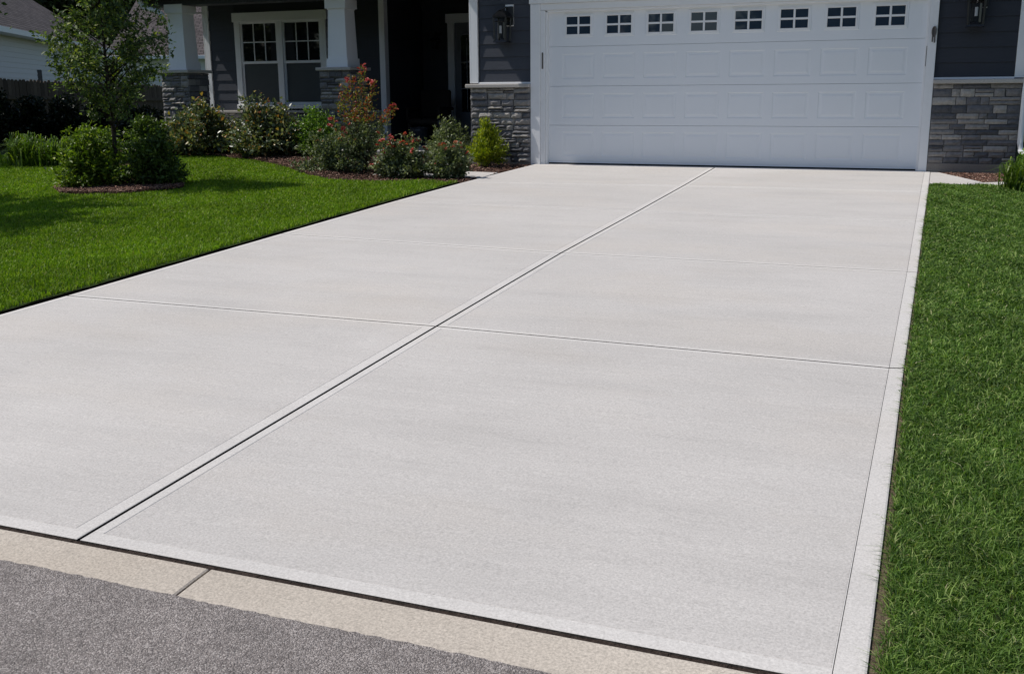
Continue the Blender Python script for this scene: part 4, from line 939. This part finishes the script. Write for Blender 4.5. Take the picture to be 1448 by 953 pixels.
# shrubs in the tree island and to the left
S('bright_shrub', 'bright yellow green shrub on the left of the young tree trunk', 'shrub', 84, 160, 270, 195, LEAF['bright'], 9000, .048, seed=10, lump=.24, spike=.52)
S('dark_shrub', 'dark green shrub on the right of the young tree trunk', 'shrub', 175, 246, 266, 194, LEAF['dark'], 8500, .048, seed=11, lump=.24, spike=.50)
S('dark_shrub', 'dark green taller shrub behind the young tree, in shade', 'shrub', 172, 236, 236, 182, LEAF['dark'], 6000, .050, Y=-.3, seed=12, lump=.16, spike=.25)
S('light_shrub', 'sunlit feathery shrub behind the yellow green shrub', 'shrub', 92, 160, 235, 176, LEAF['bright'], 5500, .052, Y=-1.3, seed=13, lump=.2, spike=.4)
def strappy(px0, px1, pyb, pyt, mat, n, label, seed, Y=None, cat='grass clump', name='daylily', wd=.018, ycap=None):
    r_ = np.random.default_rng(seed); x, y, rx, h = px_shrub(px0, px1, pyb, pyt, Y); zg = Hs(x, y)-.02
    t = empty(name, (x, y, zg), label, cat); V = []; F = []
    for k in range(n):
        a = r_.uniform(0, 2*math.pi); rad = rx*r_.uniform(.2, 1.6); hh = h*r_.uniform(.35, 1.05)*(1.2-.4*rad/rx/1.6); bx_, by_ = x+r_.normal(0, rx*.42), y+r_.normal(0, rx*.3)
        w_ = wd*r_.uniform(.6, 1.2); s = np.array([-math.sin(a), math.cos(a), 0])*w_/2; i = len(V); m_ = 6
        for j in range(m_+1):
            f = j/m_; p = np.array([bx_+math.cos(a)*rad*f**1.4*.8, by_+math.sin(a)*rad*f**1.4*.8, zg+hh*(math.sin(min(f*1.25, 1)*math.pi/2) - .35*max(0, f-.6))])
            k_ = (1-f**3)*.95+.05; V += [p-s*k_, p+s*k_]
        for j in range(m_): F.append((i+2*j, i+2*j+1, i+2*j+3, i+2*j+2))
    mesh_obj('blades', np_mesh('blades', np.array(V), np.array(F), mat), t); return t
strappy(10, 72, 236, 190, LEAF['lily'], 620, 'clump of arching strappy leaves at the far left of the lawn', 31)
strappy(58, 112, 236, 194, LEAF['lily'], 480, 'smaller arching clump beside the yellow green shrub', 32)
strappy(1413, 1475, 267, 222, LEAF['lily'], 520, 'bright grassy clump at the right end of the stone pier', 33, wd=.014)
S('dark_shrub', 'small dark green shrub at the right frame edge by the downspout', 'shrub', 1445, 1490, 262, 205, LEAF['green'], 2500, .04, Y=-.55, seed=14)
# dark hedge before the fence, far left
for k, (px0, px1, pyb, pyt, Y_, lb) in enumerate(((-40, 25, 222, 138, 2.2, 'dark evergreen hedge plant cut by the left frame edge'), (15, 70, 218, 140, 2.8, 'dark evergreen hedge plant behind the strappy clump'), (58, 118, 214, 142, 3.3, 'dark evergreen hedge plant between the clump and the young tree'), (105, 175, 210, 146, 3.6, 'dark evergreen hedge plant behind the young tree'), (165, 225, 208, 148, 3.2, 'dark evergreen hedge plant left of the stone column'))):
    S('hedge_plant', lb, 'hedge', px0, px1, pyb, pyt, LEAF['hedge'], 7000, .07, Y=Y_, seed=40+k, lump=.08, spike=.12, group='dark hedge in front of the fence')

def tree(name, label, x, y, h, cb, rx, mat, n, ll, seed, prof, trunk_r=.03, lean=(0, 0), K=70, dens=1.0, group=None, zg=None, barkm=None):
    """trunk, limbs and a crown of leaf sprays; prof(f) = crown radius factor at height fraction f of the crown"""
    r_ = np.random.default_rng(seed); zg = Hs(x, y)-.03 if zg is None else zg
    t = empty(name, (x, y, zg), label, 'tree', group); b = MB()
    tr = lambda f: np.array([x+lean[0]*f+.02*h*math.sin(f*5+seed)*.3, y+lean[1]*f, zg+h*f])
    b.tube([tr(f) for f in np.linspace(0, .97, 12)], [trunk_r*(1-.85*f)+(.35*trunk_r if f == 0 else 0) for f in np.linspace(0, .97, 12)], 9)
    C = []; D = []
    for k in range(K):
        f = (k+.5)/K; zf = cb/h+(1-cb/h)*f; s = tr(max(zf-.10*(1-f)-.02, .05)); a = k*2.399+r_.normal(0, .35); rad = rx*prof(f)*r_.uniform(.62, 1.12)
        e = tr(zf)+np.array([math.cos(a)*rad, math.sin(a)*rad, rad*r_.uniform(.0, .35)]); mid = (s+e)/2+np.array([0, 0, .06*rad]); q0 = trunk_r*(.42-.3*f)
        b.tube([s, mid, e], [q0, q0*.6, q0*.22], 5)
        cnt = int(n/K*(.35+.9*prof(f)))
        for tw in range(5):
            fo = r_.uniform(.3, 1); p0 = s*(1-fo)**2+2*fo*(1-fo)*mid+e*fo*fo; d = r_.normal(0, 1, 3); d[2] *= .6; d = d/np.linalg.norm(d)+(e-s)/(np.linalg.norm(e-s)+1e-6)*.6; p1 = p0+d*rad*.34
            b.tube([p0, p1], [q0*.2+.0008, .0008], 4)
            m_ = max(cnt//5, 1); g = r_.uniform(.1, 1.05, m_); C.append(p0+(p1-p0)*g[:, None]+r_.normal(0, .045*rx, (m_, 3))); D.append(np.tile(d, (m_, 1))*.5+r_.normal(0, .7, (m_, 3))+np.array([0, 0, -.15]))
    b.build('trunk', barkm or M['bark'], t, smooth=True)
    C = np.concatenate(C); D = np.concatenate(D); m_ = len(C); Lh = ll*r_.uniform(.65, 1.3, m_)
    mesh_obj('crown', leaves_mesh('crown', C, D, unit(m_, r_)*.8+np.array([0, 0, .8]), Lh, Lh*.55, mat), t); return t
tb = G(166, 266)
tree('young_tree', 'slim young tree with grey green leaves growing from the mulch ring', tb[0], tb[1], 3.35, 1.1, .88, LEAF['tree'], 13000, .056, 51, lambda f: float(np.interp(f, [0, .12, .3, .5, .65, .85, 1], [.72, .85, .86, .62, .44, .25, .06])), .030, K=70)
# shade tree outside the frame on the left, whose shadow falls on the lawn and the hedge
tree('shade_tree', 'broad garden tree left of the lawn', -6.70, -6.60, 4.4, 1.8, 1.35, LEAF['dark'], 34000, .07, 52, lambda f: math.sin(.35+2.6*f)**.7 if 0 < .35+2.6*f < 3.14 else .15, .06, K=60)
tree('shade_tree', 'rounded garden tree at the far left corner of the lawn', -10.9, -2.6, 3.6, 1.4, 1.0, LEAF['dark'], 12000, .07, 54, lambda f: math.sin(.35+2.6*f)**.7 if 0 < .35+2.6*f < 3.14 else .15, .07, K=60)
tree('shade_tree', 'tall dense tree left of the fence', -15.5, .6, 8.5, 2.2, 3.4, LEAF['dark'], 26000, .12, 53, lambda f: math.sin(.45+2.4*f)**.6 if .45+2.4*f < 3.14 else .15, .16, K=110)
for k, (px, D_, h_, rx_) in enumerate(((30, 62, 11, 5.0), (120, 64, 10, 4.6), (215, 63, 11.5, 4.8), (285, 66, 9.5, 4.4), (360, 64, 11, 5.0), (-70, 60, 12, 5.0))):
    q_ = atD(px, 100, D_)
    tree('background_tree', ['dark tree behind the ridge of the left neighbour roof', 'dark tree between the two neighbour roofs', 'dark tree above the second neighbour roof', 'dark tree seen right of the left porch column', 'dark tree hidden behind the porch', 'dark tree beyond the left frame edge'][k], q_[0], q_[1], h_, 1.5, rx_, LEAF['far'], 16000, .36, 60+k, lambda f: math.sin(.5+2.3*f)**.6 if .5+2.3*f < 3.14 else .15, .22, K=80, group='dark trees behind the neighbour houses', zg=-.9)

# trees across the street: added out of view for dark reflections in the window glass
for k, (x_, y_, h_, r__) in enumerate(((-24, -44, 9.5, 5.2), (-14.5, -41, 8, 4.8), (-3.0, -46, 5.2, 3.2), (4.5, -40, 8.5, 4.8), (12, -42, 9.5, 5.2), (21, -41, 8.5, 5.0), (30, -43, 9.5, 5.2), (39, -42, 9, 5.2), (-33, -43, 9, 5.2))):
    tree('added_street_tree', 'added unseen tree across the street, %s counted from the left as seen from the garage' % ('first', 'second', 'third', 'fourth', 'fifth', 'sixth', 'seventh', 'eighth', 'ninth')[k], x_, y_, h_, 1.0, r__, LEAF['far'], 5000, .75, 80+k, lambda f: math.sin(.5+2.3*f)**.6 if .5+2.3*f < 3.14 else .15, .2, K=60, group='added trees across the street', zg=-.5)
